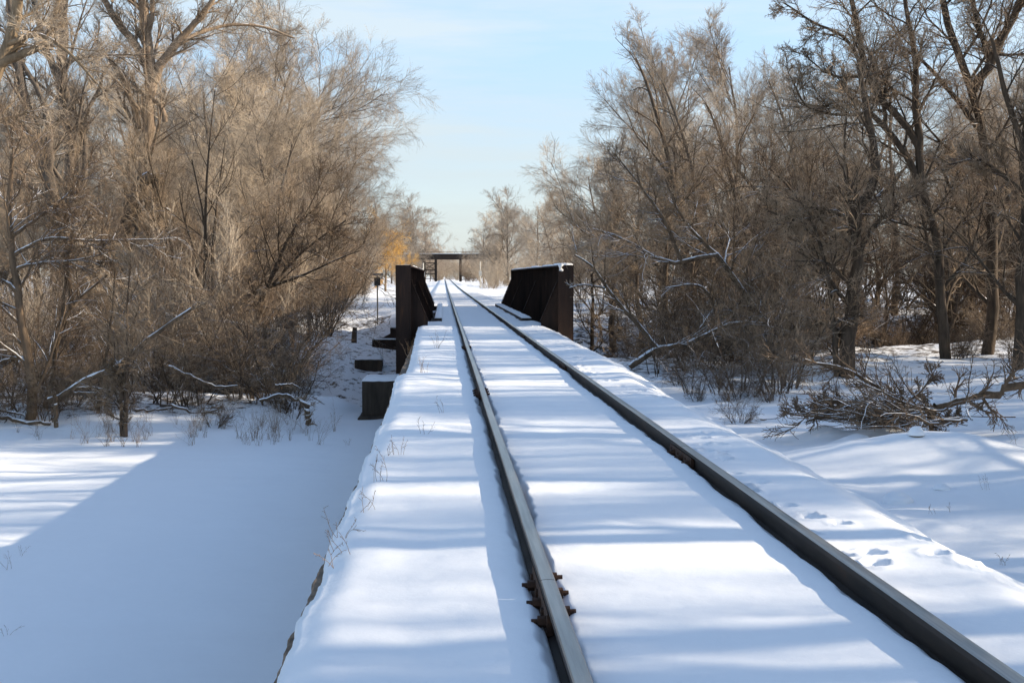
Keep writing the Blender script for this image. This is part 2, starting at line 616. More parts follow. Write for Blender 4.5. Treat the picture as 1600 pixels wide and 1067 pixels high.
# far track bed (beyond the bridge)
ty2 = spaced([(65.2, 100, 0.35), (100, 200, 1.5), (200, 520, 5)])
xs2 = np.sort(np.concatenate([np.linspace(-3.2, 3.2, 70), -GAUGE + np.linspace(-.14, .14, 16), GAUGE + np.linspace(-.14, .14, 16)])) + CX
X2, Y2 = np.meshgrid(xs2, ty2)
Z2 = bed_height(X2, Y2) - 0.45 * sstep(1.9, 3.2, np.abs(X2 - CX)) + rail_off(Y2)
bed2 = grid_obj('snowy_track_bed', X2, Y2, Z2, M['snow'])
tag(bed2, kind='structure')

# low wall carrying the left edge of the track bed, its top rim showing under the snow
V = []; fa = []
wy = spaced([(-8, 3.8, 0.5), (3.8, 20, 0.05), (20, 40.8, 0.4)])
mb = MB()
outer = -0.665 + 0.012 * fbm(wy * 3, 0.5, 81) + 0.006 * fbm(wy * 14, 0.7, 82) - 0.05 * sstep(14, 19, wy)
top = -0.165 + 0.008 * fbm(wy * 6, 0.2, 83)
prof = []
for i, y in enumerate(wy):
    prof.append([(-0.30, y, top[i]), (outer[i] + 0.012, y, top[i]), (outer[i], y, top[i] - 0.02), (outer[i] + 0.01 * math.sin(y * 9), y, -0.5), (outer[i] + 0.01, y, -3.0)])
V = np.array(prof).reshape(-1, 3)
idx = np.arange(len(V)).reshape(len(wy), 5)
f = np.stack([idx[:-1, :-1], idx[1:, :-1], idx[1:, 1:], idx[:-1, 1:]], -1).reshape(-1, 4)[:, ::-1]
w = obj_np('retaining_wall', V, f, np.full(len(f), 4), M['curb'])
tag(w, 'ragged brown rim of the retaining wall peeking out under snow along the left edge of the track bed', 'retaining wall')

# ------------------------------------------------------------------ rails
RP = [(-0.030, 0.0), (-0.0355, -0.005), (-0.0355, -0.030), (-0.010, -0.046), (-0.009, -0.130), (-0.068, -0.150), (-0.070, -0.165),
      (0.070, -0.165), (0.068, -0.150), (0.009, -0.130), (0.010, -0.046), (0.0355, -0.030), (0.0355, -0.005), (0.030, 0.0), (0.012, 0.0022), (-0.012, 0.0022)]
JOINTS = {-1: [5.78, 16.25, 26.7], 1: [10.35, 20.8, 31.2]}


def make_rail(side, label):
    root = thing('rail', label, 'rail', (CX + side * GAUGE, 0, 0))
    ys = [-8.0] + JOINTS[side] + [None]
    mb = MB()
    n = len(RP)
    allc = np.concatenate([np.arange(-8, 66, 1.0), np.arange(66, 200, 4.0), np.arange(200, 520, 10.0)])
    segs = []
    edges = [-8.0] + JOINTS[side] + [515.0]
    for a, b in zip(edges[:-1], edges[1:]):
        g = 0.004
        yy = np.concatenate([[a + g], allc[(allc > a + 0.3) & (allc < b - 0.3)], [b - g]])
        vs = []
        for y in yy:
            dx = 0.004 * float(vnoise(y * 0.3, side * 5.0, 91)); dz = float(rail_off(y)) + 0.003 * float(vnoise(y * 0.4, side * 3.0, 92))
            vs += [(p[0] + dx, y, p[1] + dz) for p in RP]
        fs = []; ms = []
        m = len(yy)
        for i in range(m - 1):
            for k in range(n):
                j = (k + 1) % n
                fs.append((i * n + k, i * n + j, (i + 1) * n + j, (i + 1) * n + k)); ms.append(1 if k in (0, 12, 13, 14, 15) else 0)
        fs.append(tuple(range(n))[::-1]); ms.append(0)
        fs.append(tuple((m - 1) * n + k for k in range(n))); ms.append(0)
        o = len(mb.v)
        mb.v += vs
        for f_, q in zip(fs, ms):
            mb.f.append([i + o for i in f_]); mb.m.append(q)
    mb.build('rail_bar', [M['rail_side'], M['rail_top']], root)
    for J in JOINTS[side]:
        for s in (-1, 1):
            b = MB()
            b.prism([(s * 0.0365, -0.036), (s * 0.012, -0.05), (s * 0.012, -0.128), (s * 0.075, -0.142), (s * 0.073, -0.132), (s * 0.040, -0.115), (s * 0.040, -0.045)], 1, J - 0.455, J + 0.455)
            jb = b.build('joint_bar', M['fitting'], root)
            for k in range(6):
                yb = J + (k - 2.5) * 0.155 + (0.012 if k > 2 else -0.012)
                nut = (k % 2 == 0) == (s < 0)
                c = MB()
                def hexa(r0, x0, x1, nn=6, ph=0.3):
                    c.prism([(yb + r0 * math.cos(ph + 2 * PI * i / nn), -0.083 + r0 * math.sin(ph + 2 * PI * i / nn)) for i in range(nn)], 0, s * x0, s * x1)
                if nut:
                    hexa(0.026, 0.038, 0.048, 12); hexa(0.0255, 0.0482, 0.077, 6, 0.3 + k); hexa(0.0125, 0.0772, 0.104, 8)
                else:
                    hexa(0.022, 0.038, 0.052, 12)
                c.build('bolt', M['fitting'], jb)
    return root


make_rail(-1, 'left steel rail with bolted joint in the foreground, running straight over the snowy bridge')
make_rail(1, 'right steel rail with dark shaded inner side crossing the picture to the lower right corner')

# tie ends showing a little snow by joints: spike heads along the rails
# ------------------------------------------------------------------ bridge
BY0, BY1 = 38.0, 65.0
deck = MB()
NX = 60
dy = spaced([(41.6, 65.6, 0.09)])
dx = np.sort(np.concatenate([np.linspace(-1.50, 1.66, 46), -GAUGE + np.linspace(-.14, .14, 14), GAUGE + np.linspace(-.14, .14, 14)])) + CX
DX, DY = np.meshgrid(dx, dy)
DZ = bed_height(DX, DY) - 0.012
edge = np.minimum(DX - dx[0], dx[-1] - DX)
tie_edge = 0.05 * (0.5 + 0.5 * np.cos(2 * PI * DY / 0.535))
DZ = DZ - 0.04 * (1 - sstep(0.0, 0.1, edge))
bridge_root = thing('girder_bridge', 'dark rusty through plate girder bridge carrying the snowy track between two deep side girders', 'bridge', (CX, BY0, 0))


def bx(o):  # world coordinates -> child of bridge root
    o.matrix_parent_inverse = bridge_root.matrix_world.inverted()
    return o


INV = None


def part(mbuild, name, mats, parent=bridge_root, smooth=False):
    o = mbuild.build(name, mats, parent, smooth)
    o.data.transform(__import__('mathutils').Matrix.Translation((-CX, -BY0, 0)))
    return o


sd = grid_obj('deck_snow', DX - CX, DY - BY0, DZ, M['snow'], True, bridge_root)
ties = MB()
for k in range(45):
    y = 41.9 + k * 0.535
    ties.box((CX - 1.56, y - 0.11, -0.40), (CX + 1.72, y + 0.11, -0.16 - 0.0005 * (k % 3)))
part(ties, 'tie_deck', M['timber'])
for s, xc, w_ in ((-1, CX - 1.40, 0.24), (1, CX + 1.52, 0.31)):
    t_ = MB(); t_.box((xc - w_ / 2, 42.2, -0.155), (xc + w_ / 2, 64.4, 0.02), bev=0.01)
    tb = part(t_, 'guard_timber', M['timber'])
    c = MB()
    ys_ = np.linspace(42.18, 64.4, 80)
    prof = []
    for y in ys_:
        h = 0.045 + 0.012 * float(vnoise(y * 1.5, s * 2.0, 95))
        prof.append([(xc - w_ / 2 - 0.005, y, 0.021), (xc - w_ / 2 + 0.02, y, 0.02 + h * 0.8), (xc, y, 0.02 + h), (xc + w_ / 2 - 0.02, y, 0.02 + h * 0.8), (xc + w_ / 2 + 0.005, y, 0.021)])
    P_ = np.array(prof).reshape(-1, 3); ix = np.arange(len(P_)).reshape(len(ys_), 5)
    ff = np.stack([ix[:-1, :-1], ix[:-1, 1:], ix[1:, 1:], ix[1:, :-1]], -1).reshape(-1, 4)
    c.add(P_, [tuple(q) for q in ff] + [tuple(ix[0][::-1]), tuple(ix[-1])])
    o = c.build('snow_cap', M['snowcap'], tb)
    o.data.transform(__import__('mathutils').Matrix.Translation((-CX, -BY0, 0)))

GZ0, GZ1 = -1.45, 1.72
for s, xg in ((-1, -1.19), (1, 3.64)):
    g = MB()
    g.box((xg - 0.012, BY0 + 0.03, GZ0), (xg + 0.012, BY1 - 0.03, GZ1 - 0.03))             # web
    g.box((xg - 0.21, BY0 + 0.02, GZ1 - 0.029), (xg + 0.21, BY1 - 0.02, GZ1 + 0.012))        # top flange
    g.box((xg - 0.215, BY0 + 0.02, GZ0 - 0.04), (xg + 0.215, BY1 - 0.02, GZ0 - 0.001))     # bottom flange
    go = part(g, 'side_girder', M['rust'])
    go['label'] = 'left side girder with rusty orange far end' if s < 0 else 'right side girder with snow along its top edge'
    for yy, nm in ((BY0 - 0.012, 'end_plate'), (BY1 - 0.012, 'end_plate')):
        g = MB(); g.box((xg - 0.225, yy, GZ0 - 0.05), (xg + 0.225, yy + 0.03, GZ1 + 0.012 if yy < 40 else GZ1 - 0.005))
        for zz in np.arange(GZ0 + 0.1, GZ1 - 0.05, 0.11):          # rivet rows
            for xx in (-0.17, 0.17):
                g.box((xg + xx - 0.018, yy - 0.012, zz - 0.018), (xg + xx + 0.018, yy - 0.0005, zz + 0.018), bev=0.008)
        o = g.build(nm, M['rust'], go); o.data.transform(__import__('mathutils').Matrix.Translation((-CX, -BY0, 0)))
    st = MB()
    for k, y in enumerate(np.arange(BY0 + 1.5, BY1 - 0.5, 1.5)):
        st.box((xg + 0.0125, y - 0.006, GZ0 + 0.005), (xg + 0.14, y + 0.006, GZ1 - 0.034))
        st.box((xg - 0.14, y - 0.006, GZ0 + 0.005), (xg - 0.0125, y + 0.006, GZ1 - 0.034))
        st.box((xg + 0.014, y + 0.0061, GZ0 + 0.01), (xg + 0.026, y + 0.11, GZ1 - 0.04))
    o = st.build('stiffener', M['rust'], go); o.data.transform(__import__('mathutils').Matrix.Translation((-CX, -BY0, 0)))
    # knee braces rising from the floor beams
    for k in range(4):
        y = BY0 + 0.35 + k * (BY1 - BY0 - 0.7) / 3
        g = MB()
        q = -s
        poly = [(xg + q * 0.20, 1.22), (xg + q * 0.24, 1.22), (xg + q * 0.72, 0.06), (xg + q * 0.72, -0.45), (xg + q * 0.013, -0.45), (xg + q * 0.013, 1.22)]
        g.prism(poly, 1, y - 0.008, y + 0.008)
        a = np.array([xg + q * 0.235, y, 1.24]); b = np.array([xg + q * 0.735, y, 0.05])
        g.bar(a, b, 0.012, 0.16) if False else None
        d = 0.012
        g.add([(a[0], y - 0.05, a[2]), (a[0], y + 0.05, a[2]), (b[0], y + 0.05, b[2]), (b[0], y - 0.05, b[2]),
               (a[0] + q * d, y - 0.05, a[2] + d), (a[0] + q * d, y + 0.05, a[2] + d), (b[0] + q * d, y + 0.05, b[2] + d), (b[0] + q * d, y - 0.05, b[2] + d)],
              [(0, 1, 2, 3), (7, 6, 5, 4), (0, 4, 5, 1), (1, 5, 6, 2), (2, 6, 7, 3), (3, 7, 4, 0)])
        o = g.build('knee_brace', M['rust'], go); o.data.transform(__import__('mathutils').Matrix.Translation((-CX, -BY0, 0)))
    # snow on the top flange
    c = MB(); ys_ = np.linspace(BY0 - 0.0, BY1 - 0.1, 110); prof = []
    for y in ys_:
        h = 0.05 + 0.025 * float(vnoise(y * 0.9, s * 2.0 + 5, 96)) + 0.01 * float(vnoise(y * 4, s * 2.0, 97))
        if s < 0:
            h = max(0.0, h - 0.035) * (1.0 if y > 44 else 0.4) + 0.004
        o_ = 0.21 + 0.015 * float(vnoise(y * 2.2, s, 98))
        zt = GZ1 + 0.0125
        prof.append([(xg - o_, y, zt), (xg - o_ + 0.03, y, zt + h * 0.85), (xg, y, zt + h), (xg + o_ - 0.03, y, zt + h * 0.85), (xg + o_, y, zt)])
    P_ = np.array(prof).reshape(-1, 3); ix = np.arange(len(P_)).reshape(len(ys_), 5)
    ff = np.stack([ix[:-1, :-1], ix[:-1, 1:], ix[1:, 1:], ix[1:, :-1]], -1).reshape(-1, 4)
    c.add(P_, [tuple(q) for q in ff] + [tuple(ix[0][::-1]), tuple(ix[-1])])
    if s > 0:   # snow hanging over the near corner
        c.tube([(xg - 0.10, BY0 - 0.03, GZ1 + 0.04), (xg - 0.19, BY0 - 0.035, GZ1 - 0.02), (xg - 0.17, BY0 - 0.03, GZ1 - 0.12), (xg - 0.09, BY0 - 0.028, GZ1 - 0.15)], [0.045, 0.06, 0.055, 0.03], 8)
    o = c.build('snow_cap', M['snowcap'], go, True); o.data.transform(__import__('mathutils').Matrix.Translation((-CX, -BY0, 0)))
fb = MB()
for k in range(7):
    y = BY0 + 0.35 + k * (BY1 - BY0 - 0.7) / 6
    fb.box((-1.17, y - 0.012, -1.25), (3.62, y + 0.012, -0.46))
    fb.box((-1.17, y - 0.14, -0.459), (3.62, y + 0.14, -0.43))
for xo in (-1.0, 1.0):
    fb.box((CX + xo - 0.015, BY0 + 0.4, -1.1), (CX + xo + 0.015, BY1 - 0.4, -0.44))
for xa, xb in ((-1.17, CX - 1.58), (CX + 1.74, 3.62)):
    fb.box((xa, BY0 + 0.5, -0.428), (xb, BY1 - 0.5, -0.405))  # added dark strips standing in for the shade between deck and girders
part(fb, 'floor_beam_and_shade_strip', M['rust'])
# outriggers on the outer face of the left girder
for y, zt, L in ((44.2, -0.78, 1.25), (53.0, -0.72, 1.0)):
    g = MB()
    x0 = -1.19 - 0.013
    g.prism([(x0, zt), (x0 - L, zt), (x0 - L, zt - 0.24), (x0, zt - 0.42)], 1, y - 0.11, y + 0.11)
    g.prism([(x0, zt + 0.55), (x0 - L * 0.82, zt + 0.003), (x0, zt + 0.003)], 1, y + 0.04, y + 0.07)
    o = part(g, 'outrigger', M['rust'])
    c = MB(); c.box((x0 - L, y - 0.11, zt + 0.001), (x0 - 0.02, y + 0.03, zt + 0.05), bev=0.02)
    c2 = c.build('snow_cap', M['snowcap'], o); c2.data.transform(__import__('mathutils').Matrix.Translation((-CX, -BY0, 0)))


# old piers left of the bridge
def pier(name, label, x0, x1, y0, y1, zt, zb, foot_=True):
    root = thing(name, label, 'pier', ((x0 + x1) / 2, y0, zb))
    L = np.array([(x0 + x1) / 2, y0, zb])
    b = MB(); b.box(np.array([x0, y0, zb]) - L, np.array([x1, y1, zt]) - L, bev=0.025)
    b.build('block', M['concrete'], root)
    if foot_:
        b = MB(); b.box(np.array([x0 - 0.12, y0 - 0.16, zb - 0.4]) - L, np.array([x1 + 0.12, y1 + 0.12, zb + 0.0]) - L + np.array([0, 0, 0.06]), bev=0.06)
        b.build('footing', M['concrete'], root)
    nx_, ny_ = 24, 16
    xx = np.linspace(x0 - 0.015, x1 + 0.015, nx_); yy = np.linspace(y0 - 0.015, y1 + 0.015, ny_)
    XX, YY = np.meshgrid(xx, yy)
    ed = np.minimum(np.minimum(XX - xx[0], xx[-1] - XX), np.minimum(YY - yy[0], yy[-1] - YY))
    ZZ = zt - 0.01 + 0.09 * sstep(0, 0.09, ed) + 0.015 * fbm(XX * 3, YY * 3, 101)
    o = grid_obj('snow_cap', XX - L[0], YY - L[1], ZZ - L[2], M['snowcap'], True, root)
    return root


pier('concrete_pier', 'block of weathered concrete pier with flat snowy top beside the near bridge end', -2.32, -1.2, 36.4, 37.7, -1.56, -2.62)
pier('concrete_pier', 'low broken concrete pier stub on the snowy slope behind the taller block', -3.45, -2.4, 49.8, 50.8, -1.82, -2.9, False)

# ------------------------------------------------------------------ sign post left of the bridge
p = atY(590, 509, 66.0)
sp = thing('sign_post', 'thin dark trackside post with small box and flat plate on top, left of the girder', 'sign post', (p[0], 66.0, p[2] - 0.15))
b = MB(); b.tube([(0, 0, 0), (0, 0, 1.3), (0, 0, 2.72)], [0.035, 0.035, 0.035], 8); b.build('post', M['post_grey'], sp)
b = MB(); b.box((-0.16, -0.12, 2.2), (0.16, -0.04, 2.62), bev=0.01); b.build('signal_box', M['post_grey'], sp)
b = MB(); b.box((-0.36, -0.1, 2.722), (0.30, 0.1, 2.85), bev=0.015); b.build('top_plate', M['sign_grey'], sp)
# leaning stump posts on the slope
for px, py0, py1, Y, lab in ((553, 508, 532, 58.0, 'short dark rotten stump standing on the snowy slope left of the sign post'),):
    a = atY(px, py1, Y); h = (py1 - py0) / F * Y
    b = MB(); gz = g1(a[0], Y)
    b.tube([(0, 0, -0.3), (0.02, 0, h * 0.5), (0.05, 0.02, h)], [0.14, 0.12, 0.10], 9)
    o = b.build('stump', M['bark_dark']); o.location = (a[0], Y, gz); tag(o, lab, 'stump')

# ------------------------------------------------------------------ overpass in the distance
OY = 345.0
A = atY(640, 397, OY); B = atY(745, 398, OY)
zt = A[2]; x0, x1 = A[0] - 6, B[0] + 8
zr = float(rail_off(OY))
ov = thing('overpass_bridge', 'distant dark trestle overpass crossing above the tracks on braced legs', 'bridge', ((x0 + x1) / 2, OY, zr))
L = np.array([(x0 + x1) / 2, OY, zr])


def ob(mb_, name, m, parent=ov):
    o = mb_.build(name, m, parent)
    if parent is ov or True:
        o.data.transform(__import__('mathutils').Matrix.Translation(tuple(-L)))
    return o


b = MB(); b.box((x0, OY - 1.6, zt - 1.5), (x1, OY + 1.6, zt)); ob(b, 'deck_girder', M['dark_steel'])
b = MB(); b.box((x0, OY - 1.45, zt + 0.002), (x1, OY + 1.45, zt + 0.15)); ob(b, 'snow_cap', M['snowcap'])
b = MB()
for xx in np.arange(x0, x1, 2.0):
    b.bar((xx, OY - 1.7, zt + 0.2), (xx, OY - 1.7, zt + 0.6), 0.09)
b.bar((x0, OY - 1.7, zt + 0.58), (x1, OY - 1.7, zt + 0.58), 0.08); ob(b, 'railing', M['dark_steel'])
xl0 = atY(662, 430, OY)[0]; xl1 = atY(681, 430, OY)[0]; xr = atY(719.5, 430, OY)[0]; xr2 = atY(731, 430, OY)[0]
for xx in (xl0, xl1, xr):
    for yy in (-1.3, 1.3):
        b = MB(); b.bar((xx, OY + yy, -0.6), (xx, OY + yy, zt - 1.505), 0.65); ob(b, 'leg', M['dark_steel'])
hh = zt - 1.505
for zz in (0.9, 2.2, 3.2, hh - 0.9):
    b = MB(); b.bar((xl0 + 0.22, OY - 1.3, zz), (xl1 - 0.22, OY - 1.3, zz), 0.26); ob(b, 'cross_brace', M['dark_steel'])
for (za, zb_) in ((3.3, hh - 1.0), (hh - 1.0, 3.3)):
    b = MB(); b.bar((xl0 + 0.2, OY - 1.56 - 0.03 * (za > zb_), za), (xl1 - 0.2, OY - 1.56 - 0.03 * (za > zb_), zb_), 0.22, 0.16); ob(b, 'cross_brace', M['dark_steel'])
for zz in (0.6, 1.6):
    b = MB(); b.bar((xr + 0.2, OY - 1.3, zz), (xr2 + 4, OY - 1.3, zz + 0.7), 0.22); ob(b, 'cross_brace', M['timber'])


for px, y0p, y1p, Y, lab in ((661.5, 410, 441, 190.0, 'cream crossing post standing in front of the distant overpass, left of the rails'),
                             (750.5, 408, 441, 190.0, 'whitish crossing post with small plates beside the brush right of the rails')):
    a = atY(px, y1p, Y); h = (y1p - y0p) / F * Y
    gz = g1(a[0], Y)
    r = thing('crossing_post', lab, 'post', (a[0], Y, gz - 0.1))
    b = MB(); b.tube([(0, 0, 0), (0, 0, h * 0.5), (0, 0, h + a[2] - gz)], [0.09, 0.085, 0.08], 8); b.build('post', M['post_pale'], r)
    b = MB(); b.box((-0.22, -0.13, h * 0.62), (0.22, -0.09, h * 0.86), bev=0.01); b.build('plate', M['post_pale'], r)


# ------------------------------------------------------------------ tree generator
def unit(v):
    return v / np.maximum(np.linalg.norm(v, axis=-1, keepdims=True), 1e-9)


def perp(t, r):
    a = r.normal(size=t.shape)
    return unit(a - (a * t).sum(-1, keepdims=True) * t)


def grow(pos, d, L, segs, wob, trop, r0, r1, r):
    """pos,d (B,3); L (B,) -> pts (B,segs+1,3), rad"""
    B = len(pos)
    P = np.empty((B, segs + 1, 3)); P[:, 0] = pos
    cur = pos.copy(); d = d.copy()
    drift = perp(d, r) * wob * 0.5
    for i in range(segs):
        d = unit(d + r.normal(size=(B, 3)) * wob + drift + np.array([0, 0, 1.0]) * trop)
        cur = cur + d * (L / segs)[:, None]
        P[:, i + 1] = cur
    t = np.linspace(0, 1, segs + 1)[None]
    R = r0[:, None] * (1 - t) + r1[:, None] * t
    return P, R


def spawn(P, R, k, t0, t1, ang, angsd, lf, segs, wob, trop, r, rmin, rk=0.62, llen=None, shape=0.55):
    B, S1, _ = P.shape
    seglen = np.linalg.norm(np.diff(P, axis=1), axis=-1).sum(1)
    pid = np.repeat(np.arange(B), k)
    t = (np.tile((np.arange(k) + 0.5) / k, B) + r.uniform(-0.5, 0.5, B * k) / k)
    t = np.clip(t0 + (t1 - t0) * t, 0.01, 0.995)
    s = t * (S1 - 1); i = np.minimum(s.astype(int), S1 - 2); f = (s - i)[:, None]
    p = P[pid, i] * (1 - f) + P[pid, i + 1] * f
    tan = unit(P[pid, i + 1] - P[pid, i])
    rad = R[pid, i] * (1 - f[:, 0]) + R[pid, i + 1] * f[:, 0]
    az = perp(tan, r)
    a = np.radians(np.clip(r.normal(ang, angsd, len(pid)), 12, 95))[:, None]
    d = unit(np.cos(a) * tan + np.sin(a) * az)
    Lb = (seglen[pid] if llen is None else llen) * lf * (1 - shape * t) * r.uniform(0.6, 1.25, len(pid))
    r0 = np.maximum(rad * rk, rmin * 1.15)
    return grow(p, d, Lb, segs, wob, trop, r0, np.full(len(pid), rmin) if rmin > 0 else r0 * 0.3, r)


def tubes(P, R, n):
    B, S, _ = P.shape
    T = np.empty_like(P)
    T[:, 1:-1] = P[:, 2:] - P[:, :-2]; T[:, 0] = P[:, 1] - P[:, 0]; T[:, -1] = P[:, -1] - P[:, -2]
    T = unit(T)
    m = unit(P[:, -1] - P[:, 0])
    ref = np.where((np.abs(m[:, 2:3]) < 0.75), np.array([[0.08, 0.05, 1.0]]), np.array([[1.0, 0.07, 0.03]]))[:, None]
    U = unit(np.cross(T, ref)); W = np.cross(T, U)
    a = 2 * PI * np.arange(n) / n
    V = P[:, :, None] + R[:, :, None, None] * (U[:, :, None] * np.cos(a)[None, None, :, None] + W[:, :, None] * np.sin(a)[None, None, :, None])
    idx = np.arange(B * S * n).reshape(B, S, n)
    nx = np.roll(idx, -1, 2)
    f = np.stack([idx[:, :-1], nx[:, :-1], nx[:, 1:], idx[:, 1:]], -1).reshape(-1, 4)
    return V.reshape(-1, 3), f


def merge(parts):
    Vs = []; Fs = []; o = 0
    for V, f in parts:
        Vs.append(V); Fs.append(f + o); o += len(V)
    return np.concatenate(Vs), np.concatenate(Fs)


def resample(pts, n):
    pts = np.asarray(pts, float)
    # smooth with catmull-rom then resample evenly
    Q = np.vstack([2 * pts[0] - pts[1], pts, 2 * pts[-1] - pts[-2]])
    out = []
    for i in range(1, len(Q) - 2):
        for t in np.linspace(0, 1, 8, endpoint=False):
            p0, p1, p2, p3 = Q[i - 1], Q[i], Q[i + 1], Q[i + 2]
            out.append(0.5 * ((2 * p1) + (p2 - p0) * t + (2 * p0 - 5 * p1 + 4 * p2 - p3) * t * t + (3 * p1 - p0 - 3 * p2 + p3) * t ** 3))
    out.append(pts[-1]); out = np.array(out)
    s = np.concatenate([[0], np.cumsum(np.linalg.norm(np.diff(out, axis=0), axis=1))])
    q = np.linspace(0, s[-1], n)
    return np.stack([np.interp(q, s, out[:, k]) for k in range(3)], 1)


def tree_meshes(tr, tw, levels, r, sides=(9, 6, 5, 3, 3, 3), ntrunk=3):
    """tr: list of (P (B,S,3), R) level-0 sets; levels: list of dicts for spawn; first ntrunk levels go in the trunk mesh"""
    trunk = [tubes(P, R, sides[0]) for P, R in tr]
    crown = []
    cur = tr
    for li, lv in enumerate(levels):
        nxt = []
        for P, R in cur:
            q = spawn(P, R, r=r, **lv)
            nxt.append(q)
            (trunk if li + 1 < ntrunk else crown).append(tubes(q[0], q[1], sides[min(li + 1, 5)]))
        cur = nxt
    return merge(trunk), merge(crown)


def build_tree(name, label, cat, meshes, mt, mw, loc, group=None, trunk_name='trunk', crown_name='crown'):
    root = thing(name, label, cat, loc, group)
    (V, f), (W, g) = meshes
    obj_np(trunk_name, V, f, np.full(len(f), 4), mt, root, None, True)
    obj_np(crown_name, W, g, np.full(len(g), 4), mw, root, None, False)
    return root


def LV(k, t0, t1, ang, angsd, lf, segs, wob, trop, rmin, **kw):
    d = dict(k=k, t0=t0, t1=t1, ang=ang, angsd=angsd, lf=lf, segs=segs, wob=wob, trop=trop, rmin=rmin)
    d.update(kw)
    return d


def straight(r, base, d, L, segs, wob, trop, r0, r1):
    return grow(np.array([base], float), unit(np.array([d], float)), np.array([L], float), segs, wob, trop, np.array([r0]), np.array([r1]), r)


def sp_spread(seed, H=16.0):
    r = np.random.default_rng(seed)
    tr = [straight(r, (0, 0, -0.3), (0.05, 0, 1), H * 0.74, 12, 0.05, 0.02, H * 0.0125, 0.03)]
    lv = [LV(15, 0.16, 0.98, 34, 10, 0.50, 10, 0.06, 0.05, 0.012, rk=0.5, shape=0.35),
          LV(9, 0.15, 1.0, 32, 9, 0.50, 8, 0.06, 0.02, 0.0065, rk=0.6, shape=0.35),
          LV(7, 0.12, 1.0, 30, 9, 0.62, 6, 0.06, 0.015, 0.0042, shape=0.35),
          LV(6, 0.1, 1.0, 28, 9, 0.70, 5, 0.06, 0.01, 0.0033, shape=0.35),
          LV(5, 0.1, 1.0, 26, 9, 0.75, 3, 0.06, 0.005, 0.0026, shape=0.35)]
    return tree_meshes(tr, None, lv, r)


def sp_willow(seed, H=20.0, spread=0.52):
    r = np.random.default_rng(seed)
    tr = [straight(r, (0, 0, -0.3), (0.05, 0, 1), H * 0.70, 12, 0.05, 0.02, H * 0.0125, 0.05)]
    lv = [LV(20, 0.08, 1.0, 58, 15, spread, 10, 0.06, 0.035, 0.014, shape=0.30, rk=0.45),
          LV(10, 0.12, 1.0, 38, 10, 0.48, 8, 0.06, 0.005, 0.007, rk=0.75, shape=0.3),
          LV(7, 0.10, 1.0, 32, 9, 0.62, 6, 0.06, 0.0, 0.0045, shape=0.3),
          LV(6, 0.08, 1.0, 28, 9, 0.70, 5, 0.06, -0.005, 0.0034, shape=0.3),
          LV(5, 0.05, 1.0, 26, 9, 0.78, 3, 0.06, -0.015, 0.0027, shape=0.3)]
    return tree_meshes(tr, None, lv, r)


def sp_pole(seed, H=15.0):
    r = np.random.default_rng(seed)
    tr = [straight(r, (0, 0, -0.3), (r.normal(0, .06), r.normal(0, .1), 1), H * 0.9, 14, 0.06, 0.02, 0.21, 0.05)]
    lv = [LV(9, 0.3, 0.98, 40, 12, 0.34, 8, 0.13, 0.07, 0.012, rk=0.55),
          LV(6, 0.15, 1.0, 40, 12, 0.5, 6, 0.12, 0.03, 0.006),
          LV(5, 0.1, 1.0, 38, 12, 0.55, 5, 0.12, 0.02, 0.004),
          LV(4, 0.1, 1.0, 36, 12, 0.6, 3, 0.12, 0.02, 0.003)]
    return tree_meshes(tr, None, lv, r)


def sp_slender(seed, H=12.0):
    r = np.random.default_rng(seed)
    tr = [straight(r, (0, 0, -0.3), (r.normal(0, .1), r.normal(0, .1), 1), H * 0.88, 14, 0.05, 0.03, H * 0.0085, 0.012)]
    lv = [LV(16, 0.18, 0.98, 34, 10, 0.38, 7, 0.07, 0.05, 0.007, rk=0.5),
          LV(7, 0.15, 1.0, 32, 9, 0.62, 6, 0.07, 0.02, 0.0048, shape=0.35),
          LV(6, 0.1, 1.0, 30, 9, 0.70, 5, 0.07, 0.01, 0.0036, shape=0.35),
          LV(5, 0.1, 1.0, 28, 9, 0.75, 3, 0.07, 0.005, 0.0027, shape=0.35)]
    return tree_meshes(tr, None, lv, r)


def sp_gnarl(seed, H=11.0):
    r = np.random.default_rng(seed)
    tr = [straight(r, (0, 0, -0.3), (r.normal(0, .25), r.normal(0, .2), 1), H * 0.8, 12, 0.12, 0.04, H * 0.0135, 0.03)]
    lv = [LV(13, 0.15, 0.98, 50, 14, 0.52, 11, 0.13, 0.04, 0.012, rk=0.5),
          LV(9, 0.12, 1.0, 46, 13, 0.52, 8, 0.13, 0.02, 0.007, rk=0.6),
          LV(7, 0.12, 1.0, 44, 13, 0.52, 6, 0.13, 0.01, 0.0048),
          LV(4, 0.1, 1.0, 42, 13, 0.6, 4, 0.13, 0.0, 0.0036)]
    return tree_meshes(tr, None, lv, r)


def sp_far(seed, H=16.0):
    r = np.random.default_rng(seed)
    tr = [straight(r, (0, 0, -0.3), (0.03, 0, 1), H * 0.80, 12, 0.05, 0.02, H * 0.016, 0.05)]
    lv = [LV(20, 0.14, 1.0, 48, 11, 0.52, 7, 0.07, 0.04, 0.02, shape=0.4, rk=0.5),
          LV(12, 0.12, 1.0, 36, 12, 0.5, 5, 0.09, 0.02, 0.013),
          LV(12, 0.1, 1.0, 34, 12, 0.56, 4, 0.09, 0.01, 0.012),
          LV(8, 0.1, 1.0, 32, 12, 0.68, 2, 0.09, 0.0, 0.010)]
    return tree_meshes(tr, None, lv, r, (7, 4, 3, 3, 3))


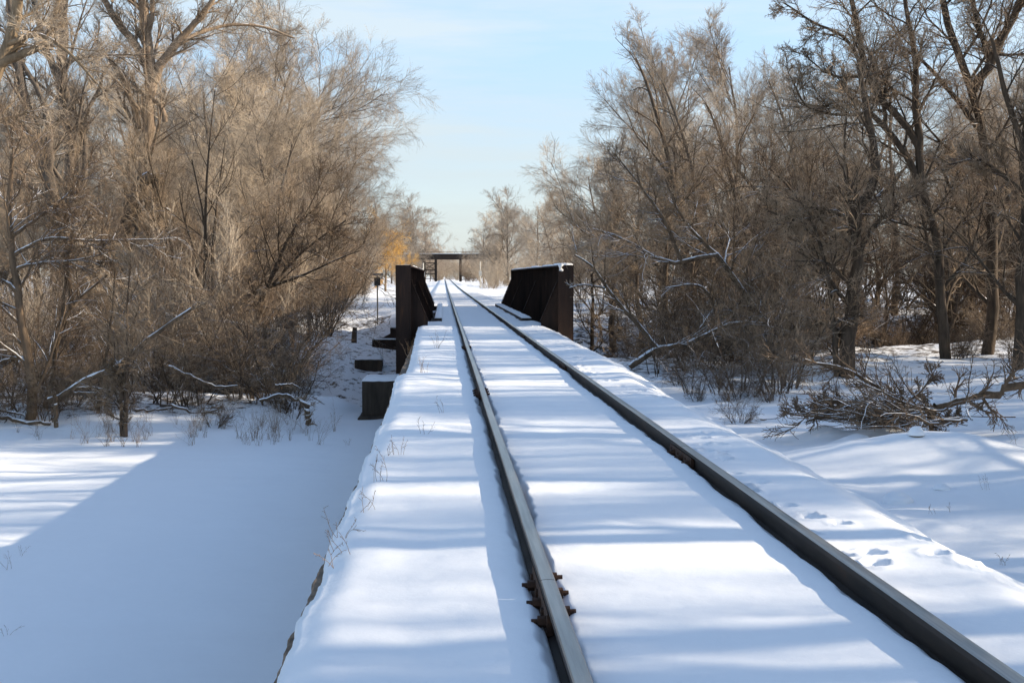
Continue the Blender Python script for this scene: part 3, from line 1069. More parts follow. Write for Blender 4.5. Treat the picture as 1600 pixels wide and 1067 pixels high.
def multi(r, n, H, lean, r0, wob=0.09, segs=9, spread=0.25):
    a = r.uniform(0, 2 * PI, n)
    base = np.stack([spread * np.cos(a), spread * np.sin(a), np.full(n, -0.15)], 1)
    d = unit(np.stack([np.cos(a) * lean, np.sin(a) * lean, np.ones(n)], 1) + r.normal(size=(n, 3)) * 0.12)
    L = H * r.uniform(0.6, 1.05, n)
    return [grow(base, d, L, segs, wob, 0.02, r0 * r.uniform(0.6, 1.1, n), np.full(n, 0.006), r)]


def sp_shrub(seed, H=3.2):
    r = np.random.default_rng(seed)
    tr = multi(r, 14, H, 0.6, 0.020, 0.09)
    lv = [LV(8, 0.1, 1.0, 36, 12, 0.50, 6, 0.11, 0.02, 0.0048),
          LV(7, 0.1, 1.0, 38, 12, 0.55, 5, 0.12, 0.0, 0.0034),
          LV(6, 0.1, 1.0, 38, 12, 0.62, 3, 0.12, 0.0, 0.0026)]
    return tree_meshes(tr, None, lv, r, (5, 4, 3, 3), 1)


def sp_clump(seed, H=6.5):
    r = np.random.default_rng(seed)
    tr = multi(r, 10, H, 0.36, 0.040, 0.06, 10, 0.35)
    lv = [LV(11, 0.15, 1.0, 30, 10, 0.45, 7, 0.07, 0.03, 0.006),
          LV(7, 0.12, 1.0, 30, 10, 0.62, 5, 0.08, 0.015, 0.004, shape=0.35),
          LV(6, 0.1, 1.0, 28, 10, 0.72, 4, 0.08, 0.005, 0.0028, shape=0.35)]
    return tree_meshes(tr, None, lv, r, (6, 4, 3, 3), 1)


def sp_stems(seed, H=5.0, n=9):
    r = np.random.default_rng(seed)
    tr = multi(r, n, H, 0.45, 0.042, 0.11, 10, 0.5)
    lv = [LV(7, 0.2, 1.0, 46, 14, 0.45, 8, 0.13, 0.03, 0.0085, rk=0.6, shape=0.3),
          LV(5, 0.15, 1.0, 44, 14, 0.52, 6, 0.14, 0.015, 0.0058, shape=0.3),
          LV(5, 0.1, 1.0, 40, 13, 0.58, 5, 0.13, 0.005, 0.0036, shape=0.3)]
    return tree_meshes(tr, None, lv, r, (7, 5, 4, 3), 2)


PROTO = {}
LIBZ = -0.05


class Kind:
    """meshes of a kind of tree, made once; every placed tree is its own Empty with its own trunk and crown objects"""
    def __init__(self, name, cat, meshes, mt, mw, tn='trunk', cn='crown'):
        (V, f), (W, g) = meshes
        self.tm = mesh_np(tn, V, f, np.full(len(f), 4), mt, None, True)
        self.cm = mesh_np(cn, W, g, np.full(len(g), 4), mw, None, False)
        self.name, self.cat, self.tn, self.cn = name, cat, tn, cn
        self.first = None

    def put(self, x, y, scale, rot, label, group=None, name=None, mats=None, dz=0.0):
        loc = (x, y, g1(x, y) + LIBZ + dz)
        if self.first is None:
            root = thing(name or self.name, label, self.cat, loc, group)
            link(bpy.data.objects.new(self.tn, self.tm), root)
            link(bpy.data.objects.new(self.cn, self.cm), root)
            self.first = root
        else:
            root = self.first.copy(); COL.objects.link(root)
            root.location = loc
            root.name = name or self.name
            for k in ('label', 'group'):
                if k in root: del root[k]
            root['label'] = label
            if group: root['group'] = group
            for ch in self.first.children:
                c = ch.copy(); COL.objects.link(c); c.parent = root
        root.rotation_euler = (0, 0, rot)
        root.scale = (scale,) * 3 if isinstance(scale, (int, float)) else scale
        return root


K = {}
K['spreadA'] = Kind('bare_tree', 'tree', sp_spread(1), M['bark_grey'], M['twig_grey'])
K['spreadB'] = Kind('bare_tree', 'tree', sp_spread(2), M['bark_tan'], M['twig_tan'])
K['willowA'] = Kind('bare_tree', 'tree', sp_willow(3), M['bark_grey'], M['twig_tan'])
K['willowB'] = Kind('bare_tree', 'tree', sp_willow(4, 20, 0.5), M['bark_grey'], M['twig_tan'])
K['gold'] = Kind('golden_willow', 'tree', sp_willow(5, 14), M['bark_pale'], M['twig_gold'])
K['poleA'] = Kind('bare_tree', 'tree', sp_pole(16), M['bark_grey'], M['twig_brown'])
K['poleB'] = Kind('bare_tree', 'tree', sp_pole(17), M['bark_dark'], M['twig_brown'])
K['slenderA'] = Kind('bare_tree', 'tree', sp_slender(6), M['bark_tan'], M['twig_tan'])
K['slenderB'] = Kind('bare_tree', 'tree', sp_slender(7), M['bark_dark'], M['twig_brown'])
K['gnarlA'] = Kind('bare_tree', 'tree', sp_gnarl(8), M['bark_dark'], M['twig_dark'])
K['gnarlB'] = Kind('bare_tree', 'tree', sp_gnarl(9), M['bark_dark'], M['twig_brown'])
K['shrubA'] = Kind('bare_shrub', 'shrub', sp_shrub(10), M['bark_dark'], M['twig_brown'], 'stems', 'twigs')
K['shrubB'] = Kind('bare_shrub', 'shrub', sp_shrub(11), M['bark_tan'], M['twig_tan'], 'stems', 'twigs')
K['clumpA'] = Kind('sapling_clump', 'sapling', sp_clump(12), M['bark_dark'], M['twig_brown'], 'stems', 'twigs')
K['clumpD'] = Kind('sapling_clump', 'sapling', sp_clump(18), M['bark_dark'], M['twig_dark'], 'stems', 'twigs')
K['shrubD'] = Kind('bare_shrub', 'shrub', sp_shrub(19), M['bark_dark'], M['twig_dark'], 'stems', 'twigs')
K['farG'] = Kind('bare_tree', 'tree', sp_willow(20, 18), M['bark_grey'], M['twig_grey'])
K['stemA'] = Kind('sapling_clump', 'sapling', sp_stems(21), M['bark_brush'], M['twig_brown'], 'stems', 'twigs')
K['stemD'] = Kind('sapling_clump', 'sapling', sp_stems(22, 5.5, 7), M['bark_brush'], M['twig_dark'], 'stems', 'twigs')
K['stemC'] = Kind('sapling_clump', 'sapling', sp_stems(23, 6.0, 6), M['bark_dark'], M['twig_dark'], 'stems', 'twigs')
K['clumpB'] = Kind('sapling_clump', 'sapling', sp_clump(13), M['bark_tan'], M['twig_tan'], 'stems', 'twigs')


# ------------------------------------------------------------------ traced trees (nearest, each with its own limbs)
def traced(name, label, cat, limbs, Y0, mt, mw, seed, levels, radj=1.0, base_down=0.0, trunk_name='trunk'):
    """limbs: list of (points [(px,py[,dY])], width px start, width px end); all become real 3D tubes about depth Y0"""
    r = np.random.default_rng(seed)
    sets = []
    b0 = None
    for pts, w0, w1 in limbs:
        ph = r.uniform(0, 2 * PI); amp = r.uniform(0.3, 0.9)
        P = []
        for i, q in enumerate(pts):
            dyy = q[2] if len(q) > 2 else 0.0
            P.append(atY(q[0], q[1], Y0 + dyy))
        P = resample(P, 14)
        R = np.linspace(w0, w1, 14) * 0.5 * Y0 / F * radj
        P = P + r.normal(size=P.shape) * R[:, None] * 0.18
        sets.append((P[None], R[None]))
        if b0 is None: b0 = P[0].copy()
    gz = g1(b0[0], b0[1])
    if base_down:                                   # carry the first limb down into the ground
        P = np.stack([np.array([b0[0] + base_down * (0.06 * i), b0[1], b0[2] + (gz - 0.3 - b0[2]) * i / 5]) for i in range(6)])
        R = sets[0][1][0, 0] * np.linspace(1.0, 1.35, 6)
        trunk_extra = [(P[None], R[None])]
    else:
        trunk_extra = []
    base = np.array([b0[0], b0[1], gz])
    sets = [(P - base, R) for P, R in sets]
    extra = [(P - base, R) for P, R in trunk_extra]
    trunk = [tubes(P, R, 9) for P, R in sets + extra]
    crown = []
    cur = sets
    for li, lv in enumerate(levels):
        nxt = []
        for P, R in cur:
            q = spawn(P, R, r=r, **lv); nxt.append(q)
            (trunk if li <= 1 else crown).append(tubes(q[0], q[1], (6, 4, 3, 3, 3)[li]))
        cur = nxt
    root = thing(name, label, cat, tuple(base))
    V, f = merge(trunk); W, g = merge(crown)
    obj_np(trunk_name, V, f, np.full(len(f), 4), mt, root, None, True)
    obj_np('crown', W, g, np.full(len(g), 4), mw, root, None, False)
    return root


FINE = [LV(12, 0.12, 1.0, 46, 13, 0.36, 9, 0.11, 0.03, 0.009, shape=0.3, rk=0.42),
        LV(9, 0.12, 1.0, 40, 12, 0.58, 7, 0.11, 0.015, 0.0055, shape=0.35),
        LV(6, 0.1, 1.0, 37, 12, 0.62, 6, 0.11, 0.005, 0.0040, shape=0.35),
        LV(5, 0.1, 1.0, 34, 11, 0.70, 5, 0.10, 0.0, 0.0030, shape=0.35)]
TALL = [LV(10, 0.2, 1.0, 42, 12, 0.32, 9, 0.08, 0.04, 0.012, shape=0.3, rk=0.38),
        LV(8, 0.12, 1.0, 36, 11, 0.58, 7, 0.08, 0.015, 0.006, shape=0.35),
        LV(7, 0.1, 1.0, 32, 10, 0.64, 6, 0.08, 0.005, 0.0042, shape=0.35),
        LV(6, 0.1, 1.0, 30, 10, 0.70, 5, 0.08, 0.0, 0.0032, shape=0.35)]
SPARSE = [LV(6, 0.25, 1.0, 36, 12, 0.32, 6, 0.08, 0.03, 0.006, shape=0.3, rk=0.5),
          LV(6, 0.12, 1.0, 34, 11, 0.55, 5, 0.09, 0.01, 0.0038, shape=0.35),
          LV(5, 0.1, 1.0, 32, 11, 0.65, 4, 0.09, 0.01, 0.0028, shape=0.35)]

# left side
traced('bare_tree', 'tall bare tree at the left edge whose orange-brown limb bends up out of the picture', 'tree',
       [([(-70, 430), (-55, 300), (-30, 180), (0, 100), (18, 55), (32, -10), (50, -90)], 34, 12), ([(-5, 105), (35, 86), (62, 72), (80, 40, 1), (96, -20, 1)], 15, 5), ([(10, 70), (60, 55, -1), (110, 85, -2), (150, 130, -2)], 9, 3)],
       42, M['bark_pale'], M['twig_tan'], 201, TALL, base_down=0.3)
traced('bare_tree', 'bare grey tree near the left edge that forks into two thin upright limbs', 'tree',
       [([(92, 420), (80, 300), (62, 235), (42, 165), (30, 110), (20, 40), (5, -40)], 22, 8), ([(78, 265), (76, 210), (68, 160), (42, 112), (15, 60)], 13, 5), ([(72, 275), (40, 205), (0, 170), (-30, 150)], 8, 3)],
       55, M['bark_grey'], M['twig_grey'], 202, TALL, base_down=0.2)
traced('bare_tree', 'tall straight bare tree with dark crooked side limb, left of the broad forked tree', 'tree',
       [([(118, 430), (116, 300), (108, 200), (97, 130), (95, 60), (96, -30), (90, -120)], 24, 12), ([(128, 300), (134, 250), (130, 205), (118, 175), (108, 150)], 11, 5), ([(130, 240), (128, 220), (136, 196), (132, 180)], 9, 3),
        ([(98, 140), (78, 92), (62, 45), (48, -20)], 13, 6), ([(112, 210), (150, 150, 1), (165, 110, 1), (200, 80, 2)], 8, 3)],
       58, M['bark_grey'], M['twig_grey'], 203, TALL, base_down=0.1)
traced('bare_tree', 'broad bare tree forking wide into pale limbs against the sky at upper left', 'tree',
       [([(214, 420), (222, 300), (230, 190), (236, 125), (233, 80), (226, 30), (218, -60)], 26, 13), ([(234, 110), (210, 70), (184, 35), (160, -5), (140, -60)], 14, 7), ([(240, 128), (262, 85), (292, 50), (318, 22), (345, -20)], 15, 7),
        ([(216, 200), (210, 170), (195, 130), (172, 95), (150, 60)], 11, 4), ([(258, 190), (250, 165), (228, 150), (205, 132)], 9, 4), ([(230, 60), (238, 20), (236, -40)], 9, 4), ([(275, 70), (330, 45, 2), (400, 40, 3), (460, 60, 4)], 8, 3)],
       62, M['bark_tan'], M['twig_tan'], 204, TALL, base_down=0.1)
traced('broken_tree', 'snapped dead trunk with splintered dark top leaning in the brush at left', 'tree',
       [([(196, 420), (200, 350), (208, 315), (225, 285), (246, 276)], 26, 20), ([(246, 278), (251, 300), (250, 345), (258, 390)], 16, 9), ([(205, 320), (197, 300), (193, 285)], 12, 4), ([(240, 280), (244, 300), (238, 325)], 10, 2), ([(228, 284), (222, 274), (218, 270)], 8, 2)],
       52, M['bark_dark'], M['twig_brown'], 205, SPARSE, base_down=0.1)
traced('sapling_clump', 'clump of slim dark stems rising behind the brush, left of the leaning sapling', 'sapling',
       [([(291, 575), (300, 490), (307, 440), (303, 395), (290, 350), (280, 300)], 9, 1.2), ([(313, 575), (318, 470), (320, 380), (323, 280), (328, 220), (336, 140)], 8, 1.2), ([(329, 575), (333, 480), (332, 400), (340, 310), (352, 220)], 9, 1.2),
        ([(322, 560), (327, 440), (318, 340), (300, 250)], 5, 2)],
       44, M['bark_dark'], M['twig_dark'], 206, SPARSE, base_down=0.05, trunk_name='stems')
traced('leaning_sapling', 'slender sapling leaning far to the right towards the bridge', 'sapling',
       [([(322, 540), (345, 495), (378, 468), (425, 448), (478, 428), (530, 404), (562, 392)], 9, 1.2), ([(395, 520), (408, 470), (430, 420), (452, 370), (480, 330), (500, 290)], 9, 1.0), ([(425, 446), (462, 405), (500, 372), (540, 345)], 5, 2)],
       43, M['bark_dark'], M['twig_dark'], 207, FINE, base_down=0.05)
traced('bare_tree', 'curved grey tree standing at the snow edge near the left border', 'tree',
       [([(42, 675), (52, 630), (46, 580), (36, 520), (26, 450), (18, 380), (14, 310), (20, 240)], 17, 6), ([(26, 455), (8, 440), (-20, 430)], 8, 4), ([(20, 400), (45, 385), (80, 372), (140, 376), (238, 374)], 7, 2), ([(22, 420), (60, 412), (110, 408), (160, 398)], 6, 2), ([(38, 560), (18, 560), (-15, 572)], 7, 4), ([(18, 370), (60, 340), (110, 300), (140, 250)], 6, 2)],
       33.5, M['log'], M['twig_dark'], 208, FINE, base_down=0.05)
traced('bare_tree', 'thin dark trunk with patches of snow between the curved tree and the fallen log', 'tree',
       [([(72, 640), (82, 590), (88, 545), (96, 510), (112, 480), (140, 452), (168, 430)], 9, 3), ([(94, 515), (98, 480), (104, 420), (100, 350)], 6, 2), ([(112, 480), (108, 420), (112, 360)], 9, 4)],
       34.5, M['log'], M['twig_dark'], 209, SPARSE, base_down=0.05)
traced('bare_tree', 'short tan trunk with bare shoots rising from the snowy bank left of centre', 'tree',
       [([(195, 690), (196, 640), (198, 595), (200, 545), (198, 490), (203, 420)], 8, 2), ([(192, 625), (184, 590), (172, 570)], 6, 2), ([(190, 680), (189, 620), (186, 580)], 6, 3)],
       31.8, M['bark_brush'], M['twig_brown'], 210, FINE)
traced('bare_tree', 'thin snow-streaked stem standing behind the tan trunk', 'tree',
       [([(154, 640), (158, 590), (168, 545), (172, 510), (178, 470), (180, 420)], 6, 3)], 34, M['log'], M['twig_dark'], 211, SPARSE, base_down=0.05)

# right side
traced('bare_tree', 'thick brown tree trunk behind the brush pile, its top bending in an S curve', 'tree',
       [([(1322, 615), (1326, 550), (1332, 480), (1340, 425), (1328, 365), (1337, 328), (1366, 290), (1370, 255), (1362, 215), (1354, 170), (1340, 100)], 27, 7), ([(1308, 610), (1304, 530), (1296, 450), (1284, 390), (1262, 330)], 11, 4), ([(1336, 440), (1350, 380), (1390, 330), (1440, 300)], 11, 4), ([(1334, 350), (1300, 330), (1250, 345), (1200, 330)], 8, 3)],
       31, M['bark_dark'], M['twig_brown'], 221, FINE, base_down=0.03)
traced('bare_tree', 'tall dark tree leaning left with long crooked limbs against the sky at upper right', 'tree',
       [([(1478, 590), (1472, 470), (1460, 365), (1443, 304), (1423, 256), (1382, 199), (1340, 160), (1312, 130)], 23, 8), ([(1440, 290), (1436, 236), (1413, 192), (1379, 158), (1352, 111), (1342, 60), (1328, -10), (1318, -80)], 16, 8),
        ([(1440, 240), (1431, 175), (1430, 100), (1418, 20), (1405, -60)], 15, 6), ([(1352, 115), (1320, 60), (1270, 35), (1225, 5)], 8, 3), ([(1382, 199), (1385, 130), (1400, 80)], 9, 3), ([(1360, 175), (1310, 180), (1260, 165), (1235, 120)], 7, 2),
        ([(1355, 120), (1300, 118), (1255, 85)], 7, 2)],
       33, M['bark_dark'], M['twig_brown'], 222, FINE, radj=0.82, base_down=0.03)
traced('bare_tree', 'massive dark double trunk near the right border, splitting into a wide V', 'tree',
       [([(1540, 580), (1550, 480), (1552, 370), (1539, 225), (1518, 138), (1497, 84), (1477, 17), (1462, -60)], 24, 11), ([(1520, 140), (1548, 98), (1575, 44), (1599, -10), (1620, -80)], 19, 10), ([(1548, 98), (1528, 40), (1515, -20)], 13, 6),
        ([(1540, 215), (1490, 150), (1440, 95), (1400, 70)], 12, 4), ([(1550, 400), (1500, 330), (1470, 260), (1450, 250)], 11, 4), ([(1552, 330), (1590, 300), (1640, 280)], 12, 6)],
       35, M['bark_dark'], M['twig_brown'], 223, FINE, radj=0.85, base_down=0.02)
traced('bare_tree', 'dark trunk at the extreme right border leaning left above the fallen trunk', 'tree',
       [([(1590, 600), (1594, 480), (1602, 340), (1598, 236), (1581, 179), (1565, 128), (1550, 60)], 22, 7), ([(1598, 240), (1620, 150), (1640, 60)], 14, 6), ([(1600, 300), (1560, 270), (1530, 250), (1480, 258)], 8, 3)],
       31, M['bark_dark'], M['twig_brown'], 224, FINE, radj=0.85, base_down=0.02)
traced('arching_tree', 'snow-dusted tree arching down to the left in a long low curve beside the track', 'tree',
       [([(1222, 615), (1210, 560), (1195, 509), (1158, 454), (1127, 404), (1103, 396), (1066, 413), (1019, 400), (973, 372), (926, 358)], 15, 3), ([(1127, 404), (1090, 370), (1060, 330), (1040, 280)], 7, 2), ([(1066, 413), (1040, 350), (1000, 290), (960, 240)], 7, 2), ([(1195, 509), (1240, 440), (1260, 380)], 9, 3)],
       33, M['log'], M['twig_brown'], 225, FINE, base_down=0.03)
traced('fallen_tree', 'dark fallen trunk with two upright limbs and a snow line, beyond the right track edge', 'fallen tree',
       [([(985, 572), (1008, 556), (1028, 546), (1081, 534), (1143, 506), (1190, 506)], 11, 6), ([(1030, 545), (982, 491), (948, 450), (926, 417), (898, 398)], 9, 3), ([(1128, 512), (1104, 455), (1080, 445), (1040, 450)], 6, 2), ([(945, 450), (912, 445), (890, 450)], 4, 2)],
       32, M['log'], M['twig_brown'], 226, SPARSE, trunk_name='fallen_trunk')
traced('bare_tree', 'dark Y-shaped trunk behind the fallen trunk on the right', 'tree',
       [([(1162, 600), (1155, 572), (1143, 555), (1130, 520), (1128, 500)], 12, 6), ([(1157, 572), (1176, 525), (1195, 470), (1210, 436), (1230, 380)], 11, 4)],
       34, M['log'], M['twig_dark'], 227, SPARSE, base_down=0.03)
for k, (px, w, lab, Y, top) in enumerate(((1041, 17, 'straight dark trunk rising right behind the low fallen trunk', 37, 380), (1002, 11, 'slim straight trunk left of the straight dark trunk', 40, 400), (1090, 12, 'straight brown trunk between the straight dark trunk and the Y-shaped trunk', 39, 360),
                                           (928, 8, 'thin upright trunk nearest the right girder', 44, 430), (960, 14, 'short brown trunk standing between the girder and the slim straight trunk', 50, 420), (1262, 12, 'upright dark trunk right of the arching tree', 36, 330))):
    r_ = np.random.default_rng(300 + k)
    j = r_.normal(0, 4, 5)
    traced('bare_tree', lab, 'tree', [([(px, 595), (px + j[0], 530), (px + j[1], 470), (px + j[2], 430), (px + j[3] * 2, top), (px + j[4] * 4, top - 90)], w, w * 0.1)], Y, M['bark_dark'], M['twig_brown'], 230 + k, FINE, base_down=0.02)

# ------------------------------------------------------------------ woods: every tree a thing of its own
r = np.random.default_rng(42)


def edge_x(px, y):
    return atY(px, 430, y)[0]


def scatter(kinds, boxes, n, smin, smax, label, group, name=None):
    for i in range(n):
        pxa, pxb, ya, yb = boxes[i % len(boxes)]
        y = r.uniform(ya, yb); px = r.uniform(pxa, pxb)
        x = edge_x(px, y)
        if 33 < y < 78:
            if 0 < x < 6.2: x = 6.2 + r.uniform(0, 1.5)
            if (-5.6 if y > 40 else -3.2) < x <= 0: x = (-5.6 if y > 40 else -3.2) - r.uniform(0, 1.5)
        K[kinds[r.integers(len(kinds))]].put(x, y, r.uniform(smin, smax), r.uniform(0, 2 * PI), label, group, name)


# big fine-twigged trees making the left dome of the wood
BIG = [(395, 84, 1.04, 'willowA', 0.3, 'great domed bare tree whose twiggy limbs reach furthest over the track from the left'),
       (385, 78, 1.08, 'willowB', 1.9, 'tall fine-twigged tree left of the domed tree nearest the track'),
       (350, 70, 0.95, 'willowA', 2.8, 'pale twiggy tree behind the slim dark stems'),
       (300, 88, 1.1, 'willowB', 4.2, 'tall twiggy tree behind the broad forked tree'),
       (455, 62, 0.66, 'willowB', 5.2, 'lower rounded twiggy tree in front of the great domed tree'),
       (390, 56, 0.66, 'willowA', 0.9, 'low tan twiggy tree right of the slim dark stems'),
       (520, 96, 0.74, 'willowB', 3.6, 'smaller twiggy tree at the right foot of the left wood'),
       (462, 96, 1.14, 'willowB', 2.6, 'highest twiggy crown of the left wood, behind the domed tree')]
for px, y, s, kd, rot, lab in BIG:
    K[kd].put(edge_x(px, y), y, s, rot, lab)
scatter(['willowA', 'willowB', 'spreadB'], [(-60, 260, 85, 115), (250, 500, 90, 120)], 14, 0.75, 1.1, 'bare twiggy tree deep in the wood on the left', 'trees deep in the left wood')
scatter(['slenderA', 'slenderB', 'slenderA'], [(-60, 300, 50, 80), (250, 520, 50, 75)], 30, 0.55, 0.95, 'slender bare tree inside the left wood', 'slender trees of the left wood')
scatter(['stemA', 'clumpB', 'stemD', 'stemC', 'clumpA'], [(-40, 250, 40, 60), (200, 470, 40, 56), (400, 540, 60, 80)], 40, 0.6, 1.1, 'clump of brown saplings in the understorey of the left wood', 'sapling clumps of the left wood')
scatter(['stemD', 'stemA', 'shrubA', 'stemC'], [(-40, 250, 33.5, 44), (230, 480, 33.5, 44), (380, 520, 40, 52)], 44, 0.4, 0.75, 'tangled bare shrub along the left bank', 'shrubs along the left bank')
scatter(['shrubB', 'clumpB'], [(470, 545, 80, 120), (500, 560, 100, 140)], 18, 0.8, 1.2, 'tan bush at the far right foot of the left wood', 'tan bushes beyond the sign post')
K['gold'].put(edge_x(602, 165), 165, 0.88, 1.0, 'golden yellow willow at the edge of the left wood beyond the bridge')

# right wood
BIGR = [(1075, 96, 1.62, 'spreadA', 0.4, 'tallest bare tree of the right wood, its thin top standing above its neighbours'),
        (985, 104, 1.0, 'willowB', 1.2, 'rounded tan tree left of the tallest tree in the right wood'),
        (1170, 92, 1.46, 'spreadA', 2.2, 'bare tree with airy upright top right of the tallest tree'),
        (950, 110, 0.80, 'willowA', 3.0, 'twiggy tree at the left end of the right wood, limbs drooping towards the sky gap'),
        (1030, 82, 0.95, 'spreadB', 3.9, 'lower tan tree below the tallest tree'),
        (1115, 76, 0.68, 'willowB', 5.1, 'dense tan tree in the middle of the right wood'),
        (960, 84, 0.62, 'spreadA', 0.2, 'short spreading tree near the girder on the right'),
        (1230, 86, 0.88, 'willowA', 4.6, 'tan tree showing between the dark trunks of the right wood')]
for px, y, s, kd, rot, lab in BIGR:
    K[kd].put(edge_x(px, y), y, s, rot, lab)
scatter(['gnarlA', 'gnarlB'], [(1080, 1300, 40, 62), (1280, 1500, 40, 60), (1450, 1680, 38, 58)], 18, 0.8, 1.2, 'crooked dark tree in the tangle of the right wood', 'crooked dark trees of the right wood')
scatter(['slenderB', 'poleB', 'poleA'], [(1060, 1230, 52, 80), (1230, 1650, 50, 85)], 22, 0.6, 1.0, 'slender bare tree inside the right wood', 'slender trees of the right wood')
scatter(['spreadA', 'willowB'], [(1250, 1680, 80, 115)], 7, 0.75, 1.0, 'bare tree deep in the wood on the right', 'trees deep in the right wood')
scatter(['stemD', 'stemC', 'stemA'], [(930, 1150, 46, 75), (1100, 1400, 40, 65), (1380, 1660, 42, 65)], 34, 0.7, 1.2, 'clump of dark saplings in the understorey of the right wood', 'sapling clumps of the right wood')
scatter(['shrubA', 'stemD', 'shrubD', 'stemA'], [(925, 1100, 40, 54), (1080, 1250, 34, 46), (1300, 1620, 40, 52)], 22, 0.35, 0.6, 'tangled bare shrub at the edge of the right wood', 'shrubs at the edge of the right wood')
scatter(['shrubB', 'clumpB'], [(800, 900, 120, 180), (850, 930, 90, 130), (760, 830, 180, 240)], 30, 0.45, 0.85, 'tan bush beyond the bridge on the right', 'tan bushes beyond the right girder')

scatter(['stemD', 'stemA', 'shrubD', 'stemC'], [(900, 1030, 38, 50), (1010, 1140, 31, 42), (1130, 1250, 26, 34), (1060, 1240, 32, 44)], 40, 0.30, 0.62, 'thin-stemmed dark thicket bush crowding the right edge of the track', 'thicket bushes along the right edge of the track', 'thicket_bush')
scatter(['stemD', 'stemC', 'shrubA'], [(1270, 1480, 38, 50), (1450, 1640, 38, 52)], 20, 0.5, 0.9, 'dark bush between the big trunks at the back of the right field', 'bushes at the back of the right field', 'thicket_bush')
scatter(['shrubD', 'shrubA'], [(1470, 1640, 32, 36)], 4, 0.25, 0.42, 'low dark bush in front of the big trunks on the right field', 'low bushes on the right field', 'thicket_bush')
scatter(['stemD', 'shrubD', 'stemA'], [(-20, 200, 32.6, 35), (180, 500, 32.8, 35.5)], 16, 0.22, 0.5, 'low dark bush at the snow edge of the left bank', 'low bushes at the snow edge of the left bank', 'thicket_bush')
K['clumpD'].put(edge_x(730, 341), 341, 1.05, 0.4, 'dark bush under the right end of the overpass', None, 'thicket_bush')
K['shrubD'].put(edge_x(737, 338), 338, 1.3, 1.4, 'low dark bush beside the overpass, nearer the whitish post', None, 'thicket_bush')
scatter(['shrubD', 'stemD'], [(1040, 1150, 25, 31), (1130, 1235, 22, 27)], 14, 0.16, 0.30, 'low scrubby bush hugging the right snow shoulder of the track', 'scrub hugging the right snow shoulder', 'thicket_bush')
# far trees round the overpass
for px, y, s, kd, rot, lab in ((646, 380, 1.7, 'farG', 0.0, 'far round-topped bare tree left of the gap above the overpass'), (612, 290, 0.95, 'farG', 1.0, 'far bare tree half hidden behind the golden willow'), (664, 368, 1.1, 'farG', 5.2, 'far twiggy tree behind the left end of the overpass'), (628, 262, 1.0, 'farG', 3.7, 'far twiggy tree overlapping the left side of the round-topped tree'),
                               (795, 235, 1.12, 'farG', 2.0, 'far broad bare tree right of the gap above the overpass'), (756, 290, 1.0, 'farG', 3.0, 'far bare tree just right of the overpass end'), (775, 262, 1.0, 'willowA', 1.3, 'far twiggy tree between the broad tree and the overpass end'), (838, 225, 1.1, 'farG', 4.1, 'far bare tree behind the right girder'),
                               (866, 205, 0.85, 'willowB', 5.0, 'far twiggy tree right of the right girder top'), (672, 372, 0.62, 'farG', 5.5, 'far slim tree behind the left overpass legs')):
    K[kd].put(edge_x(px, y), y, s, rot, lab)
scatter(['farG', 'spreadB'], [(600, 780, 430, 520), (560, 690, 390, 470), (720, 900, 380, 480), (690, 735, 460, 560)], 24, 0.45, 0.75, 'distant bare tree behind the overpass', 'distant trees behind the overpass')
scatter(['clumpB', 'shrubB'], [(610, 640, 240, 320), (752, 820, 220, 330), (688, 724, 410, 450), (640, 690, 365, 420), (728, 790, 360, 400)], 44, 0.8, 1.35, 'distant tan bush near the overpass', 'distant bushes near the overpass', 'bare_shrub')

# trees to the right of the photographer, known by the shadows they throw across the picture
r = np.random.default_rng(SHADE_SEED)
for i in range(60):
    row = i % 2
    y = -3 + (i // 2) * 1.25 + r.uniform(-0.8, 0.8)
    x = r.uniform(12, 20) if row == 0 else r.uniform(21, 36)
    if x < y * 0.52 + 2.5: x = y * 0.52 + 2.5 + r.uniform(0, 6) + 6 * row
    K[('poleA', 'spreadA', 'poleB', 'poleA', 'poleA', 'poleB', 'poleB', 'spreadB')[i % 8]].put(x, y, r.uniform(0.75, 1.1), r.uniform(0, 6.28), 'bare tree standing right of the track beside the photographer', 'trees beside the photographer')


# ------------------------------------------------------------------ fallen wood, brush pile, weeds
def logs(name, label, cat, limbs, Y, m, seed, twig=None, k=0, levels=None):
    rr = np.random.default_rng(seed)
    parts = []; tw = []
    for pts, w0, w1 in limbs:
        P = resample([atY(q[0], q[1], Y + (q[2] if len(q) > 2 else 0)) for q in pts], 14)
        R = np.linspace(w0, w1, 14) * 0.5 * Y / F
        P = P + rr.normal(size=P.shape) * R[:, None] * 0.40
        parts.append((P[None], R[None]))
    base = np.array([parts[0][0][0, 0, 0], Y, g1(parts[0][0][0, 0, 0], Y)])
    V, f = merge([tubes(P - base, R, 8) for P, R in parts])
    root = thing(name, label, cat, tuple(base))
    obj_np('log', V, f, np.full(len(f), 4), m, root, None, True)
    if levels:
        cr = []; cur = [(P - base, R) for P, R in parts]
        for lv in levels:
            cur = [spawn(P, R, r=rr, **lv) for P, R in cur]
            cr += [tubes(P, R, 3) for P, R in cur]
        W, g = merge(cr)
        obj_np('twigs', W, g, np.full(len(g), 4), twig, root, None, False)
    return root


